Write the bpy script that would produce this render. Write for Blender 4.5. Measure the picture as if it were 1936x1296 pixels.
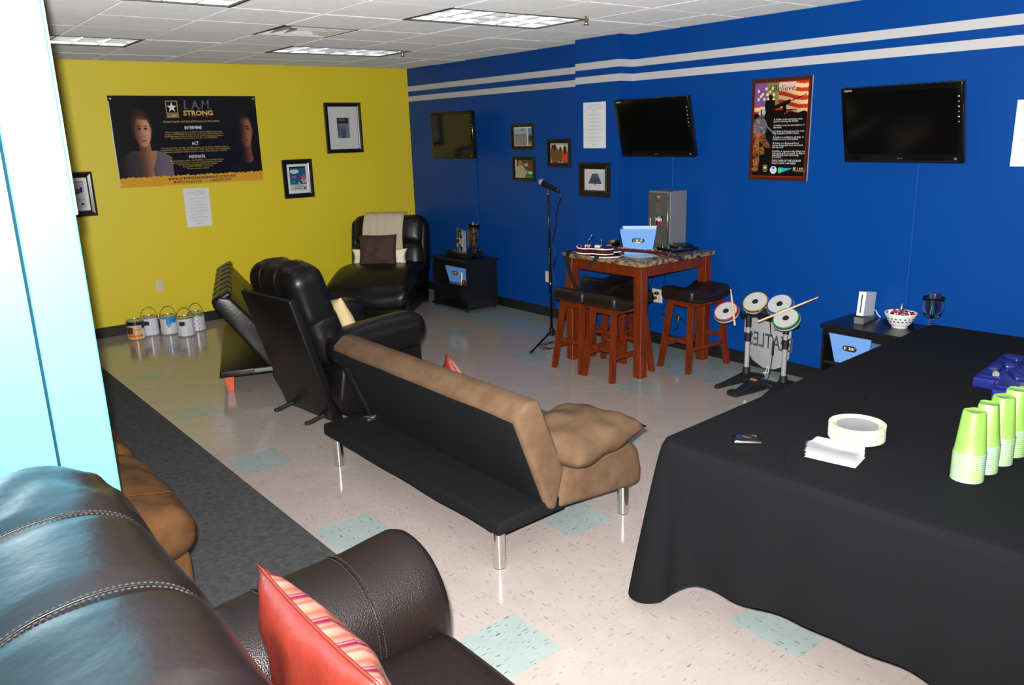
import bpy, bmesh, math, random
import numpy as np
from mathutils import Vector, Matrix, Euler
for o in list(bpy.data.objects): bpy.data.objects.remove(o)
random.seed(7)
SC = bpy.context.scene
COL = SC.collection
R = math.radians
PI = math.pi

# ------------------------------------------------------------------ camera, light, exposure
CAM = Vector((-1.78389, -1.98996, 1.89902))
cd = bpy.data.cameras.new('camera'); cam = bpy.data.objects.new('camera', cd); COL.objects.link(cam)
rx, ry, rz = (0.778413, -0.627084, -0.028971), (-0.179875, -0.178592, -0.967342), (0.601431, 0.758202, -0.251815)
m3 = Matrix((rx, [-v for v in ry], [-v for v in rz])).transposed()
cam.matrix_world = Matrix.Translation(CAM) @ m3.to_4x4()
cd.sensor_width = 36; cd.lens = 36 * 1524.536 / 1936; cd.clip_start = .02
SC.camera = cam
w = bpy.data.worlds.new('world'); SC.world = w; w.use_nodes = True
w.node_tree.nodes['Background'].inputs[0].default_value = (.8, .85, 1, 1)
w.node_tree.nodes['Background'].inputs[1].default_value = .02
SC.view_settings.view_transform = 'Standard'; SC.view_settings.look = 'None'
SC.view_settings.exposure = 0; SC.view_settings.gamma = 1; SC.view_settings.use_curve_mapping = False
# the photographer's flash, a little above and left of the lens
fl = bpy.data.lights.new('camera_flash', 'SPOT'); fo = bpy.data.objects.new('camera_flash', fl); COL.objects.link(fo)
fl.energy = 2250; fl.spot_size = R(160); fl.spot_blend = 1; fl.shadow_soft_size = .022; fl.color = (1, .985, .96)
fo.matrix_world = Matrix.Translation(CAM + m3 @ Vector((-.035, .085, .02))) @ (m3 @ Matrix.Rotation(R(24), 3, 'X')).to_4x4()

# ------------------------------------------------------------------ helpers
def tag(o, label=None, cat=None, group=None, kind=None):
    if label: o['label'] = label
    if cat: o['category'] = cat
    if group: o['group'] = group
    if kind: o['kind'] = kind
    return o
def thing(name, label, cat, loc=(0, 0, 0), rz=0, group=None):
    o = bpy.data.objects.new(name, None); COL.objects.link(o); o.empty_display_size = .1
    o.location = loc; o.rotation_euler = (0, 0, rz)
    return tag(o, label, cat, group)
def mesh(name, bm, mat, smooth=False):
    bmesh.ops.recalc_face_normals(bm, faces=bm.faces)
    me = bpy.data.meshes.new(name); bm.to_mesh(me); bm.free()
    for m in (mat if isinstance(mat, (list, tuple)) else [mat]): me.materials.append(m)
    if smooth is not False:
        me.shade_smooth() if hasattr(me, 'shade_smooth') else None
        if smooth is not True: me.set_sharp_from_angle(angle=R(smooth))
    return me
def obj(name, bm, mat, parent=None, smooth=False, loc=None, rot=None):
    me = bm if isinstance(bm, bpy.types.Mesh) else mesh(name, bm, mat, smooth)
    if isinstance(bm, bpy.types.Mesh) and mat is not None and not me.materials: me.materials.append(mat)
    o = bpy.data.objects.new(name, me); COL.objects.link(o)
    if parent: o.parent = parent
    if loc: o.location = loc
    if rot: o.rotation_euler = rot
    return o
def struct(name, bm, mat, parent=None, smooth=False):
    o = obj(name, bm, mat, parent, smooth)
    if not parent: o['kind'] = 'structure'
    return o
def dup(root, loc=None, rz=None, label=None, group=None):
    r = root.copy(); COL.objects.link(r)
    if loc is not None: r.location = loc
    if rz is not None: r.rotation_euler = (0, 0, rz)
    if label: r['label'] = label
    if group: r['group'] = group
    for ch in root.children:
        c = ch.copy(); COL.objects.link(c); c.parent = r
        for g in ch.children:
            d = g.copy(); COL.objects.link(d); d.parent = c
    return r
def T(bm, vs, M):
    if M is not None: bmesh.ops.transform(bm, matrix=M, verts=vs)
def TR(loc=(0, 0, 0), rot=(0, 0, 0)): return Matrix.Translation(loc) @ Euler(rot).to_matrix().to_4x4()
def new(): return bmesh.new()
def box(bm, c, s, bev=0, seg=2, M=None, rot=None, mi=0):
    r = bmesh.ops.create_cube(bm, size=1); vs = r['verts']
    bmesh.ops.scale(bm, vec=s, verts=vs)
    fs = set(f for v in vs for f in v.link_faces)
    for f in fs: f.material_index = mi
    if bev:
        es = list(set(e for v in vs for e in v.link_edges))
        k = bmesh.ops.bevel(bm, geom=es, offset=bev, segments=seg, affect='EDGES', profile=.5)
        vs = [v for v in k['verts']]; vs = list(set(vs + [v for f in k['faces'] for v in f.verts]))
        for f in k['faces']: f.material_index = mi
    if rot: bmesh.ops.rotate(bm, matrix=Euler(rot).to_matrix(), verts=vs, cent=(0, 0, 0))
    bmesh.ops.translate(bm, vec=c, verts=vs); T(bm, vs, M)
    return vs
def B(c, s, bev=0, seg=2, rot=None):
    bm = new(); box(bm, c, s, bev, seg, rot=rot); return bm
def b2(bm, a, b, bev=0, seg=2, mi=0):    # box from min to max corner
    return box(bm, [(p + q) / 2 for p, q in zip(a, b)], [abs(q - p) for p, q in zip(a, b)], bev, seg, mi=mi)
def BB(a, b, bev=0, seg=2):
    bm = new(); b2(bm, a, b, bev, seg); return bm
def tube(bm, pts, r, n=8, cap=True, closed=False, mi=0):
    pts = [Vector(p) for p in pts]; rings = []; N = len(pts)
    rr = r if isinstance(r, (list, tuple)) else [r] * N
    ref = None
    for i, p in enumerate(pts):
        if closed: t = pts[(i + 1) % N] - pts[i - 1]
        else: t = pts[min(i + 1, N - 1)] - pts[max(i - 1, 0)]
        t.normalize()
        if ref is None: ref = Vector((0, 0, 1)) if abs(t.z) < .9 else Vector((1, 0, 0))
        u = (ref - t * ref.dot(t)).normalized(); v = t.cross(u); ref = u
        rings.append([bm.verts.new(p + (u * math.cos(a) + v * math.sin(a)) * rr[i]) for a in [2 * PI * k / n for k in range(n)]])
    for i in range(N if closed else N - 1):
        A, Bq = rings[i], rings[(i + 1) % N]
        for k in range(n):
            f = bm.faces.new((A[k], A[(k + 1) % n], Bq[(k + 1) % n], Bq[k])); f.material_index = mi
    if cap and not closed:
        for rg in (rings[0], rings[-1]):
            f = bm.faces.new(rg); f.material_index = mi
    return bm
def spline(pts, n=8, closed=False):
    P = [Vector(p) for p in pts]; out = []; N = len(P)
    for i in range(N if closed else N - 1):
        if closed: a, b, c, d = P[i - 1], P[i], P[(i + 1) % N], P[(i + 2) % N]
        else: a, b, c, d = P[max(i - 1, 0)], P[i], P[i + 1], P[min(i + 2, N - 1)]
        for k in range(n):
            t = k / n
            out.append(.5 * ((2 * b) + (c - a) * t + (2 * a - 5 * b + 4 * c - d) * t * t + (3 * b - a - 3 * c + d) * t ** 3))
    if not closed: out.append(P[-1])
    return out
def lathe(bm, prof, n=24, c=(0, 0, 0), M=None, mi=0, sx=1, sy=1):
    rings = []; nv = []
    for r, z in prof:
        if r < 1e-6: rg = [bm.verts.new((c[0], c[1], c[2] + z))]
        else: rg = [bm.verts.new((c[0] + sx * r * math.cos(2 * PI * k / n), c[1] + sy * r * math.sin(2 * PI * k / n), c[2] + z)) for k in range(n)]
        rings.append(rg); nv += rg
    for A, Bq in zip(rings, rings[1:]):
        for k in range(n):
            a, b = A[k % len(A)], A[(k + 1) % len(A)]; d, e = Bq[k % len(Bq)], Bq[(k + 1) % len(Bq)]
            vs = []
            for v in (a, b, e, d):
                if v not in vs: vs.append(v)
            if len(vs) > 2:
                try: bm.faces.new(vs).material_index = mi
                except ValueError: pass
    T(bm, nv, M); return nv
def prism(bm, poly, d0, d1, axis='y', bev=0, seg=2, mi=0, M=None):
    # polygon in the two other axes extruded from d0 to d1 along axis
    def P(a, b, d): return {'y': (a, d, b), 'x': (d, a, b), 'z': (a, b, d)}[axis]
    A = [bm.verts.new(P(a, b, d0)) for a, b in poly]; Bq = [bm.verts.new(P(a, b, d1)) for a, b in poly]
    n = len(poly); fs = [bm.faces.new(A), bm.faces.new(Bq[::-1])]
    for i in range(n): fs.append(bm.faces.new((A[i], A[(i + 1) % n], Bq[(i + 1) % n], Bq[i])))
    vs = A + Bq
    for f in fs: f.material_index = mi
    if bev:
        es = list(set(e for v in vs for e in v.link_edges))
        bmesh.ops.recalc_face_normals(bm, faces=fs)
        k = bmesh.ops.bevel(bm, geom=es, offset=bev, segments=seg, affect='EDGES', profile=.5, clamp_overlap=True)
        vs = list(set(v for f in k['faces'] for v in f.verts) | set(v for v in vs if v.is_valid))
    T(bm, vs, M); return vs
def rbox(bm, size, rad, n=10, puff=(0, 0, 0), c=(0, 0, 0), M=None, mi=0, fn=None, pinch=0):
    # soft rounded box; puff bulges each pair of faces
    hx, hy, hz = [s / 2 for s in size]; H = (hx, hy, hz); vd = {}; nv = []
    rad = min(rad, hx, hy, hz)
    def V(i, j, k):
        key = (i, j, k)
        if key in vd: return vd[key]
        q = [2 * t / n - 1 for t in key]
        q = [math.copysign(abs(t) ** .75, t) for t in q]
        p = Vector([q[a] * H[a] for a in range(3)])
        inn = Vector([max(-H[a] + rad, min(H[a] - rad, p[a])) for a in range(3)])
        d = p - inn
        if d.length > 1e-9: p = inn + d.normalized() * rad
        f = [1 - abs(p[a] / H[a]) ** 2.2 for a in range(3)]
        e = list(p)
        for a in range(3):
            o1, o2 = (a + 1) % 3, (a + 2) % 3
            e[a] += p[a] / H[a] * puff[a] * max(f[o1], 0) * max(f[o2], 0)
        v = bm.verts.new(Vector(c) + (fn(Vector(e)) if fn else Vector(e))); vd[key] = v; nv.append(v); return v
    for a in range(3):
        o1, o2 = (a + 1) % 3, (a + 2) % 3
        for s in (0, n):
            for i in range(n):
                for j in range(n):
                    K = []
                    for di, dj in ((0, 0), (1, 0), (1, 1), (0, 1)):
                        key = [0, 0, 0]; key[a] = s; key[o1] = i + di; key[o2] = j + dj; K.append(V(*key))
                    bm.faces.new(K if s else K[::-1]).material_index = mi
    T(bm, nv, M); return nv
def pillow_bm(w, h, t, n=18, M=None, two=False, corner=.9):
    # knife-edged square pillow in the xz plane, front towards -y
    bm = new(); g = {}
    for s in (-1, 1):
        for i in range(n + 1):
            for j in range(n + 1):
                u, v = 2 * i / n - 1, 2 * j / n - 1
                edge = i in (0, n) or j in (0, n)
                if edge and (i, j) in g: g[(s, i, j)] = g[(i, j)]; continue
                k = ((1 - u * u) * (1 - v * v))
                kx = 1 - (1 - corner) * (1 - abs(v) ** 2) * (abs(u)) ** 2; kz = 1 - (1 - corner) * (1 - abs(u) ** 2) * abs(v) ** 2
                wr = .004 * math.sin(7 * u + 3 * v + s) * math.sin(5 * v - 2 * u) * min(1, 3 * k)
                p = bm.verts.new((u * w / 2 * kx, s * (t / 2 * k ** .42 + wr * 2), v * h / 2 * kz))
                g[(s, i, j)] = p
                if edge: g[(i, j)] = p
        for i in range(n):
            for j in range(n):
                q = [g[(s, i, j)], g[(s, i + 1, j)], g[(s, i + 1, j + 1)], g[(s, i, j + 1)]]
                f = bm.faces.new(q if s < 0 else q[::-1])
                if two: f.material_index = 1 if s > 0 else 0
    if M is not None: bm.transform(M)
    return bm
def piping_bm(w, h, r, M=None, corner=.9, n=18):
    pts = []
    def P(u, v):
        kx = 1 - (1 - corner) * (1 - abs(v) ** 2) * (abs(u)) ** 2; kz = 1 - (1 - corner) * (1 - abs(u) ** 2) * abs(v) ** 2
        return (u * w / 2 * kx, 0, v * h / 2 * kz)
    for i in range(n): pts.append(P(2 * i / n - 1, -1))
    for i in range(n): pts.append(P(1, 2 * i / n - 1))
    for i in range(n): pts.append(P(1 - 2 * i / n, 1))
    for i in range(n): pts.append(P(-1, 1 - 2 * i / n))
    bm = new(); tube(bm, pts, r, 6, closed=True)
    if M is not None: bm.transform(M)
    return bm
ORD = 'first second third fourth fifth sixth seventh eighth ninth tenth eleventh twelfth thirteenth fourteenth fifteenth sixteenth'.split()
def text_bm(s, size, M=None, align='CENTER', depth=0, shear=0, sx=1, bold=0, spacing=1, res=2, lines=1.0):
    cu = bpy.data.curves.new('lettering', 'FONT'); cu.body = s; cu.size = size; cu.align_x = align; cu.align_y = 'CENTER'
    cu.extrude = depth; cu.shear = shear; cu.offset = bold; cu.space_character = spacing; cu.resolution_u = res; cu.space_line = lines
    o = bpy.data.objects.new('lettering', cu); COL.objects.link(o)
    dg = bpy.context.evaluated_depsgraph_get(); me = bpy.data.meshes.new_from_object(o.evaluated_get(dg))
    bm = new(); bm.from_mesh(me); bpy.data.objects.remove(o); bpy.data.curves.remove(cu); bpy.data.meshes.remove(me)
    if sx != 1: bmesh.ops.scale(bm, vec=(sx, 1, 1), verts=bm.verts)
    if M is not None: bm.transform(M)
    return bm
def merge(bms):
    bm = new()
    for b in bms:
        me = bpy.data.meshes.new('tmp'); b.to_mesh(me); b.free(); bm.from_mesh(me); bpy.data.meshes.remove(me)
    return bm
def print_mesh(w, h, nx, ny, fn, M):
    # flat printed sheet: colours from fn(u, v) (arrays 0..1, v up) stored per face corner; local xy plane
    U, V = np.meshgrid((np.arange(nx) + .5) / nx, (np.arange(ny) + .5) / ny)
    C = np.clip(fn(U, V), 0, 1)                      # ny, nx, 3 (sRGB)
    lin = np.where(C <= .04045, C / 12.92, ((C + .055) / 1.055) ** 2.4)
    xs = np.linspace(-w / 2, w / 2, nx + 1); ys = np.linspace(-h / 2, h / 2, ny + 1)
    X, Y = np.meshgrid(xs, ys); P = np.stack([X.ravel(), Y.ravel(), np.zeros(X.size), np.ones(X.size)], 1)
    P = (P @ np.array(M).T)[:, :3]
    i, j = np.meshgrid(np.arange(nx), np.arange(ny)); a = (j * (nx + 1) + i).ravel()
    F = np.stack([a, a + 1, a + nx + 2, a + nx + 1], 1)
    me = bpy.data.meshes.new('print'); me.from_pydata(P.tolist(), [], F.tolist())
    at = me.color_attributes.new('print', 'FLOAT_COLOR', 'CORNER')
    L = np.concatenate([lin.reshape(-1, 3), np.ones((nx * ny, 1))], 1).repeat(4, 0)
    at.data.foreach_set('color', L.astype(np.float32).ravel()); me.update()
    return me
# ------------------------------------------------------------------ materials
def s2l(c): return tuple((v / 12.92 if v <= .04045 else ((v + .055) / 1.055) ** 2.4) for v in c)
def rgb(r, g, b): return s2l((r / 255, g / 255, b / 255))
def mat(name, col, rough=.5, metal=0, spec=.5, bump=None, var=None, **kw):
    m = bpy.data.materials.new(name); m.use_nodes = True; nt = m.node_tree; b = nt.nodes['Principled BSDF']
    b.inputs['Base Color'].default_value = (*col, 1); b.inputs['Roughness'].default_value = rough
    b.inputs['Metallic'].default_value = metal; b.inputs['Specular IOR Level'].default_value = spec
    for k, v in kw.items(): b.inputs[k.replace('_', ' ')].default_value = v
    tc = nt.nodes.new('ShaderNodeTexCoord')
    if var:   # (colour2, scale, low, high[, stretch])
        n = nt.nodes.new('ShaderNodeTexNoise'); n.inputs['Scale'].default_value = var[1]; n.inputs['Detail'].default_value = 6
        src = tc.outputs['Object']
        if len(var) > 4:
            mp = nt.nodes.new('ShaderNodeMapping'); mp.inputs['Scale'].default_value = var[4]
            nt.links.new(src, mp.inputs[0]); src = mp.outputs[0]
        nt.links.new(src, n.inputs[0])
        r = nt.nodes.new('ShaderNodeValToRGB'); r.color_ramp.elements[0].position = var[2]; r.color_ramp.elements[1].position = var[3]
        r.color_ramp.elements[0].color = (*col, 1); r.color_ramp.elements[1].color = (*var[0], 1)
        nt.links.new(n.outputs[0], r.inputs[0]); nt.links.new(r.outputs[0], b.inputs['Base Color'])
    if bump:  # (kind, scale, strength[, distance])
        n = nt.nodes.new('ShaderNodeTexVoronoi' if bump[0] == 'v' else 'ShaderNodeTexNoise'); n.inputs['Scale'].default_value = bump[1]
        if bump[0] != 'v': n.inputs['Detail'].default_value = 4
        nt.links.new(tc.outputs['Object'], n.inputs[0])
        bp = nt.nodes.new('ShaderNodeBump'); bp.inputs['Strength'].default_value = bump[2]; bp.inputs['Distance'].default_value = bump[3] if len(bump) > 3 else .002
        nt.links.new(n.outputs[0], bp.inputs['Height']); nt.links.new(bp.outputs[0], b.inputs['Normal'])
    return m
def emit(name, col, s):
    m = bpy.data.materials.new(name); m.use_nodes = True; nt = m.node_tree
    b = nt.nodes['Principled BSDF']; b.inputs['Base Color'].default_value = (.8, .8, .8, 1)
    b.inputs['Emission Color'].default_value = (*col, 1); b.inputs['Emission Strength'].default_value = s
    return m
M = {}
M['yellow'] = mat('yellow_paint', (.62, .50, .018), .42, bump=('n', 260, .12))
M['black'] = mat('black_vinyl', (.008, .008, .009), .4)
M['blackwood'] = mat('black_laminate', (.006, .006, .007), .3, bump=('n', 90, .05))
M['blackplastic'] = mat('black_plastic', (.007, .007, .008), .3)
M['gloss'] = mat('gloss_black', (.003, .003, .0035), .06)
M['screen'] = mat('tv_screen', (.002, .002, .002), .1, spec=.5)
M['tvbez'] = mat('tv_bezel', (.003, .003, .003), .12, spec=.35)
M['ceil'] = mat('ceiling_panel', (.60, .60, .61), .9, bump=('n', 160, .8, .006), var=((.57, .57, .58), 3, .4, .65), Diffuse_Roughness=1.0)
M['grid'] = mat('ceiling_grid', (.34, .335, .33), .8, Diffuse_Roughness=1.0)
M['darkgap'] = mat('dark_gap', (.05, .05, .05), .7)
M['white'] = mat('white_enamel', (.75, .75, .75), .35)
M['reflector'] = mat('white_reflector', (.85, .85, .86), .3)
M['louver'] = mat('louver_aluminium', (.55, .56, .58), .25, .6)
M['lamp'] = emit('fluorescent_tube', (1, .99, .97), 7)
M['paper'] = mat('white_paper', (.62, .63, .66), .6)
M['ink'] = mat('grey_ink', (.13, .13, .14), .7)
M['blackink'] = mat('black_ink', (.012, .012, .012), .7)
M['plate'] = mat('ivory_plate', (.55, .52, .42), .4)
M['slot'] = mat('dark_slot', (.02, .02, .02), .6)
M['frame'] = mat('black_picture_frame', (.007, .006, .006), .25)
M['chrome'] = mat('chrome', (.75, .72, .68), .12, 1)
M['steel'] = mat('steel', (.5, .5, .5), .3, 1)
M['brass'] = mat('brass', (.7, .5, .2), .3, 1)
M['mat'] = mat('mat_board', (.50, .50, .50), .8)
M['lblue'] = mat('light_blue_canvas', (.13, .30, .66), .75, bump=('n', 400, .2))
M['lbluein'] = mat('light_blue_lining', (.35, .5, .75), .8)
M['cherry'] = mat('cherry_wood', (.150, .022, .004), .35, spec=.3, var=((.085, .012, .003), 6, .35, .7, (6, 6, .8)))
M['redwood'] = mat('orange_wood_leg', (.55, .09, .035), .35, var=((.4, .06, .025), 8, .4, .6, (5, 5, 1)))
M['granite'] = mat('faux_granite', (.27, .19, .10), .25, var=((.035, .03, .025), 26, .45, .62))
M['leather'] = mat('brown_black_leather', (.0068, .0036, .0038), .36, spec=.4, bump=('v', 230, .45, .002))
M['leathersmooth'] = mat('brown_black_leather_soft', (.0066, .0034, .0036), .33, spec=.5, bump=('n', 9, .25, .02))
M['bleather'] = mat('black_leather', (.0055, .005, .005), .36, spec=.3, bump=('n', 45, .3, .004))
M['stitch'] = mat('grey_thread', (.013, .0115, .0115), .8)
M['suede'] = mat('tan_microfibre', (.120, .073, .043), .95, spec=.1, var=((.090, .052, .030), 11, .40, .70), bump=('n', 300, .3))
M['suede2'] = mat('brown_microfibre', (.088, .040, .014), .95, spec=.15, var=((.05, .021, .007), 9, .40, .68), bump=('n', 300, .3))
M['blackcloth'] = mat('black_dust_cloth', (.0055, .0055, .0062), .9, spec=.15, bump=('n', 500, .4))
M['tcloth'] = mat('black_tablecloth', (.0045, .0047, .0056), .9, spec=.12, bump=('n', 700, .4))
M['satin'] = mat('red_orange_satin', (.135, .017, .010), .34, bump=('n', 22, .5, .006))
M['cream'] = mat('cream_fabric', (.50, .38, .20), .9, bump=('n', 90, .4, .003))
M['throw'] = mat('cream_throw', (.86, .75, .58), .95, bump=('n', 160, .5, .003))
M['brownpillow'] = mat('dark_brown_pillow', (.045, .022, .015), .8, bump=('n', 120, .3))
M['grey'] = mat('grey_steel_locker', (.085, .085, .08), .4, .3)
M['greyside'] = mat('grey_steel_side', (.17, .175, .19), .45, .2)
M['alu'] = mat('grey_tube', (.45, .46, .47), .3, .4)
M['drum'] = mat('drum_pad_white', (.46, .46, .46), .6)
M['rubber'] = mat('black_rubber', (.006, .006, .006), .6)
M['stick'] = mat('pale_wood', (.60, .40, .22), .5)
M['bag'] = mat('grey_nylon_bag', (.34, .34, .35), .6, bump=('n', 30, .5, .005))
M['green'] = mat('lime_paper_cup', (.155, .30, .055), .5)
M['cuprim'] = mat('white_cup_rim', (.26, .34, .30), .5)
M['napkin'] = mat('white_napkin', (.80, .81, .83), .9)
M['plateg'] = mat('pale_green_plate', (.40, .46, .27), .5, var=((.55, .56, .52), 12, .45, .6))
M['platew'] = mat('white_plate_centre', (.24, .23, .245), .5)
M['navy'] = mat('navy_plastic', (.010, .014, .13), .3)
M['glass'] = mat('clear_glass', (1, 1, 1), .02, **{'Transmission_Weight': 1.0, 'IOR': 1.45})
M['bowl'] = mat('white_ceramic', (.72, .72, .70), .3)
M['wii'] = mat('white_console', (.70, .71, .73), .35)
M['wiibase'] = mat('grey_console_stand', (.14, .14, .15), .4)
M['red'] = mat('red_plastic', (.5, .012, .012), .3)
M['yel'] = mat('yellow_plastic', (.6, .35, .02), .3)
M['blu'] = mat('blue_plastic', (.02, .08, .5), .3)
M['grn'] = mat('green_plastic', (.03, .35, .05), .3)
M['orange'] = mat('orange_plastic', (.6, .16, .02), .3)
M['burg'] = mat('burgundy_gloss', (.05, .006, .008), .15)
M['gwhite'] = mat('white_gloss', (.68, .68, .70), .2)
M['paint'] = mat('light_blue_enamel', (.10, .36, .50), .3)
M['lightgrey'] = mat('light_grey', (.35, .38, .38), .5)
def printmat(name, rough=.35, coat=0):
    m = bpy.data.materials.new(name); m.use_nodes = True; nt = m.node_tree; b = nt.nodes['Principled BSDF']
    a = nt.nodes.new('ShaderNodeVertexColor'); a.layer_name = 'print'; nt.links.new(a.outputs[0], b.inputs['Base Color'])
    b.inputs['Roughness'].default_value = rough; return m
M['print'] = printmat('printed_sheet', .4)
M['photo'] = printmat('photo_print', .25)
def wallblue():
    m = mat('blue_paint', (.0008, .046, .235), .4, spec=.18, bump=('n', 260, .1)); nt = m.node_tree; b = nt.nodes['Principled BSDF']
    g = nt.nodes.new('ShaderNodeNewGeometry'); sp = nt.nodes.new('ShaderNodeSeparateXYZ'); nt.links.new(g.outputs['Position'], sp.inputs[0])
    def cmp(z, e):
        n = nt.nodes.new('ShaderNodeMath'); n.operation = 'COMPARE'; n.inputs[1].default_value = z; n.inputs[2].default_value = e
        nt.links.new(sp.outputs['Z'], n.inputs[0]); return n.outputs[0]
    ad = nt.nodes.new('ShaderNodeMath'); ad.operation = 'ADD'
    nt.links.new(cmp(2.452, .030), ad.inputs[0]); nt.links.new(cmp(2.335, .030), ad.inputs[1])
    mx = nt.nodes.new('ShaderNodeMix'); mx.data_type = 'RGBA'; mx.inputs[6].default_value = (.0008, .046, .235, 1); mx.inputs[7].default_value = (.46, .46, .47, 1)
    nt.links.new(ad.outputs[0], mx.inputs[0]); nt.links.new(mx.outputs[2], b.inputs['Base Color']); return m
M['blue'] = wallblue()
M['bluecover'] = mat('blue_painted_cover', (.001, .052, .26), .6, spec=.15)
def tilemat(name, base, base2, flecks):
    m = mat(name, base, .13); nt = m.node_tree; b = nt.nodes['Principled BSDF']; L = nt.links.new
    g = nt.nodes.new('ShaderNodeNewGeometry'); oi = nt.nodes.new('ShaderNodeObjectInfo')
    gt = nt.nodes.new('ShaderNodeMath'); gt.operation = 'GREATER_THAN'; gt.inputs[1].default_value = .5; L(oi.outputs['Random'], gt.inputs[0])
    vs = []
    for sc in ((17, 105, 1), (105, 17, 1)):
        mp = nt.nodes.new('ShaderNodeMapping'); mp.inputs['Scale'].default_value = sc; L(g.outputs['Position'], mp.inputs[0])
        n = nt.nodes.new('ShaderNodeTexNoise'); n.inputs['Scale'].default_value = 1; n.inputs['Detail'].default_value = 1.5; L(mp.outputs[0], n.inputs[0]); vs.append(n)
    mx = nt.nodes.new('ShaderNodeMix'); mx.data_type = 'FLOAT'; L(gt.outputs[0], mx.inputs[0]); L(vs[0].outputs[0], mx.inputs[2]); L(vs[1].outputs[0], mx.inputs[3])
    r = nt.nodes.new('ShaderNodeValToRGB'); e = r.color_ramp.elements
    e[0].position = .285; e[0].color = (*flecks[1], 1); e[1].position = .33; e[1].color = (*base, 1)
    for p, c in ((.60, base2), (.665, base2), (.70, flecks[0])):
        q = e.new(p); q.color = (*c, 1)
    L(mx.outputs[0], r.inputs[0])
    sp = nt.nodes.new('ShaderNodeTexNoise'); sp.inputs['Scale'].default_value = 9; L(g.outputs['Position'], sp.inputs[0])
    r2 = nt.nodes.new('ShaderNodeValToRGB'); r2.color_ramp.elements[0].position = .25; r2.color_ramp.elements[0].color = (.93, .93, .93, 1); r2.color_ramp.elements[1].position = .7
    L(sp.outputs[0], r2.inputs[0])
    mm = nt.nodes.new('ShaderNodeMix'); mm.data_type = 'RGBA'; mm.blend_type = 'MULTIPLY'; mm.inputs[0].default_value = 1
    L(r.outputs[0], mm.inputs[6]); L(r2.outputs[0], mm.inputs[7]); L(mm.outputs[2], b.inputs['Base Color']); return m
M['tile'] = tilemat('cream_floor_tile', (.352, .300, .277), (.366, .312, .288), ((.20, .145, .125), (.28, .235, .21)))
M['teal'] = tilemat('pale_teal_floor_tile', (.265, .315, .308), (.28, .33, .322), ((.05, .075, .08), (.16, .2, .2)))
M['rug'] = mat('charcoal_carpet', (.048, .049, .053), .97, spec=.1, var=((.085, .086, .09), 40, .3, .75), bump=('n', 420, .9, .006))

M['magcover'] = mat('dark_magazine_cover', (.05, .055, .045), .3, var=((.25, .25, .22), 14, .5, .62))
M['silvermesh'] = mat('silver_mic_grille', (.5, .5, .52), .4, .6, bump=('v', 500, .5))
M['padshell'] = mat('drum_shell_grey', (.045, .045, .045), .4)
M['steelblue'] = mat('dark_steel_pedal', (.05, .06, .09), .3, .8)
M['bagink'] = mat('dark_grey_print', (.06, .06, .065), .7)
M['glasscard'] = mat('clear_acrylic', (.85, .88, .9), .08, **{'Transmission_Weight': .85, 'IOR': 1.3})
M['lidgreen'] = mat('grey_green_plastic', (.07, .12, .12), .4)
M['hinge'] = mat('dull_hinge_steel', (.12, .12, .12), .5, .5)
# ------------------------------------------------------------------ the room
H = 2.69; XF, XN, YB, XL, YF = 3.72, 3.67, 6.85, -3.5, -4.6
PX, PY0, PY1 = 3.50, 3.08, 3.63
floor = struct('floor', BB((XL, YF, -.12), (XF, YB, -.0036)), M['darkgap'])
Wt = .3048
def cam_ndc(p):
    q = m3.transposed() @ (Vector(p) - CAM); z = -q.z
    if z < .3: return None
    return (968 + 1524.5 * q.x / z, 648 - 1524.5 * q.y / z)
tiles = []
for i in range(-11, 13):
    for j in range(-15, 23):
        x0, y0 = i * Wt, j * Wt; x1, y1 = min(x0 + Wt, XF), min(y0 + Wt, YB)
        if x0 >= XF - .02 or y0 >= YB - .02: continue
        teal = ((i + 1) % 3 == 0) and ((j - 2 * ((i + 1) // 3)) % 4 == 0)
        p = cam_ndc(((x0 + x1) / 2, (y0 + y1) / 2, 0))
        vis = p and -40 < p[0] < 1980 and p[1] < 1330 and not (x1 < -.36)
        tiles.append((vis, (Vector(((x0 + x1) / 2, (y0 + y1) / 2, 0)) - CAM).length, x0, y0, x1, y1, teal))
# border of teal tiles, two wide, along the blue wall
tiles = [t[:6] + (t[6] or (t[2] > 3.04),) for t in tiles]
tiles.sort(key=lambda t: (not t[0], t[1]))
def tile_me(sx, sy, teal):
    g = .0004
    return mesh('floor_tile', BB((-sx / 2 + g, -sy / 2 + g, -.0034), (sx / 2 - g, sy / 2 - g, 0)), M['teal' if teal else 'tile'])
cache = {}; rest = {0: new(), 1: new()}
for n, (vis, d, x0, y0, x1, y1, teal) in enumerate(tiles):
    sx, sy = round(x1 - x0, 4), round(y1 - y0, 4)
    if vis and n < 290:
        k = (sx, sy, teal)
        if k not in cache: cache[k] = tile_me(*k)
        obj('floor_tile', cache[k], None, floor, loc=((x0 + x1) / 2, (y0 + y1) / 2, 0))
    else: b2(rest[int(teal)], (x0 + .0004, y0 + .0004, -.0034), (x1 - .0004, y1 - .0004, 0))
for k in (0, 1): tag(obj('floor_tile', rest[k], M['teal' if k else 'tile'], floor), kind='stuff')

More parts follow.
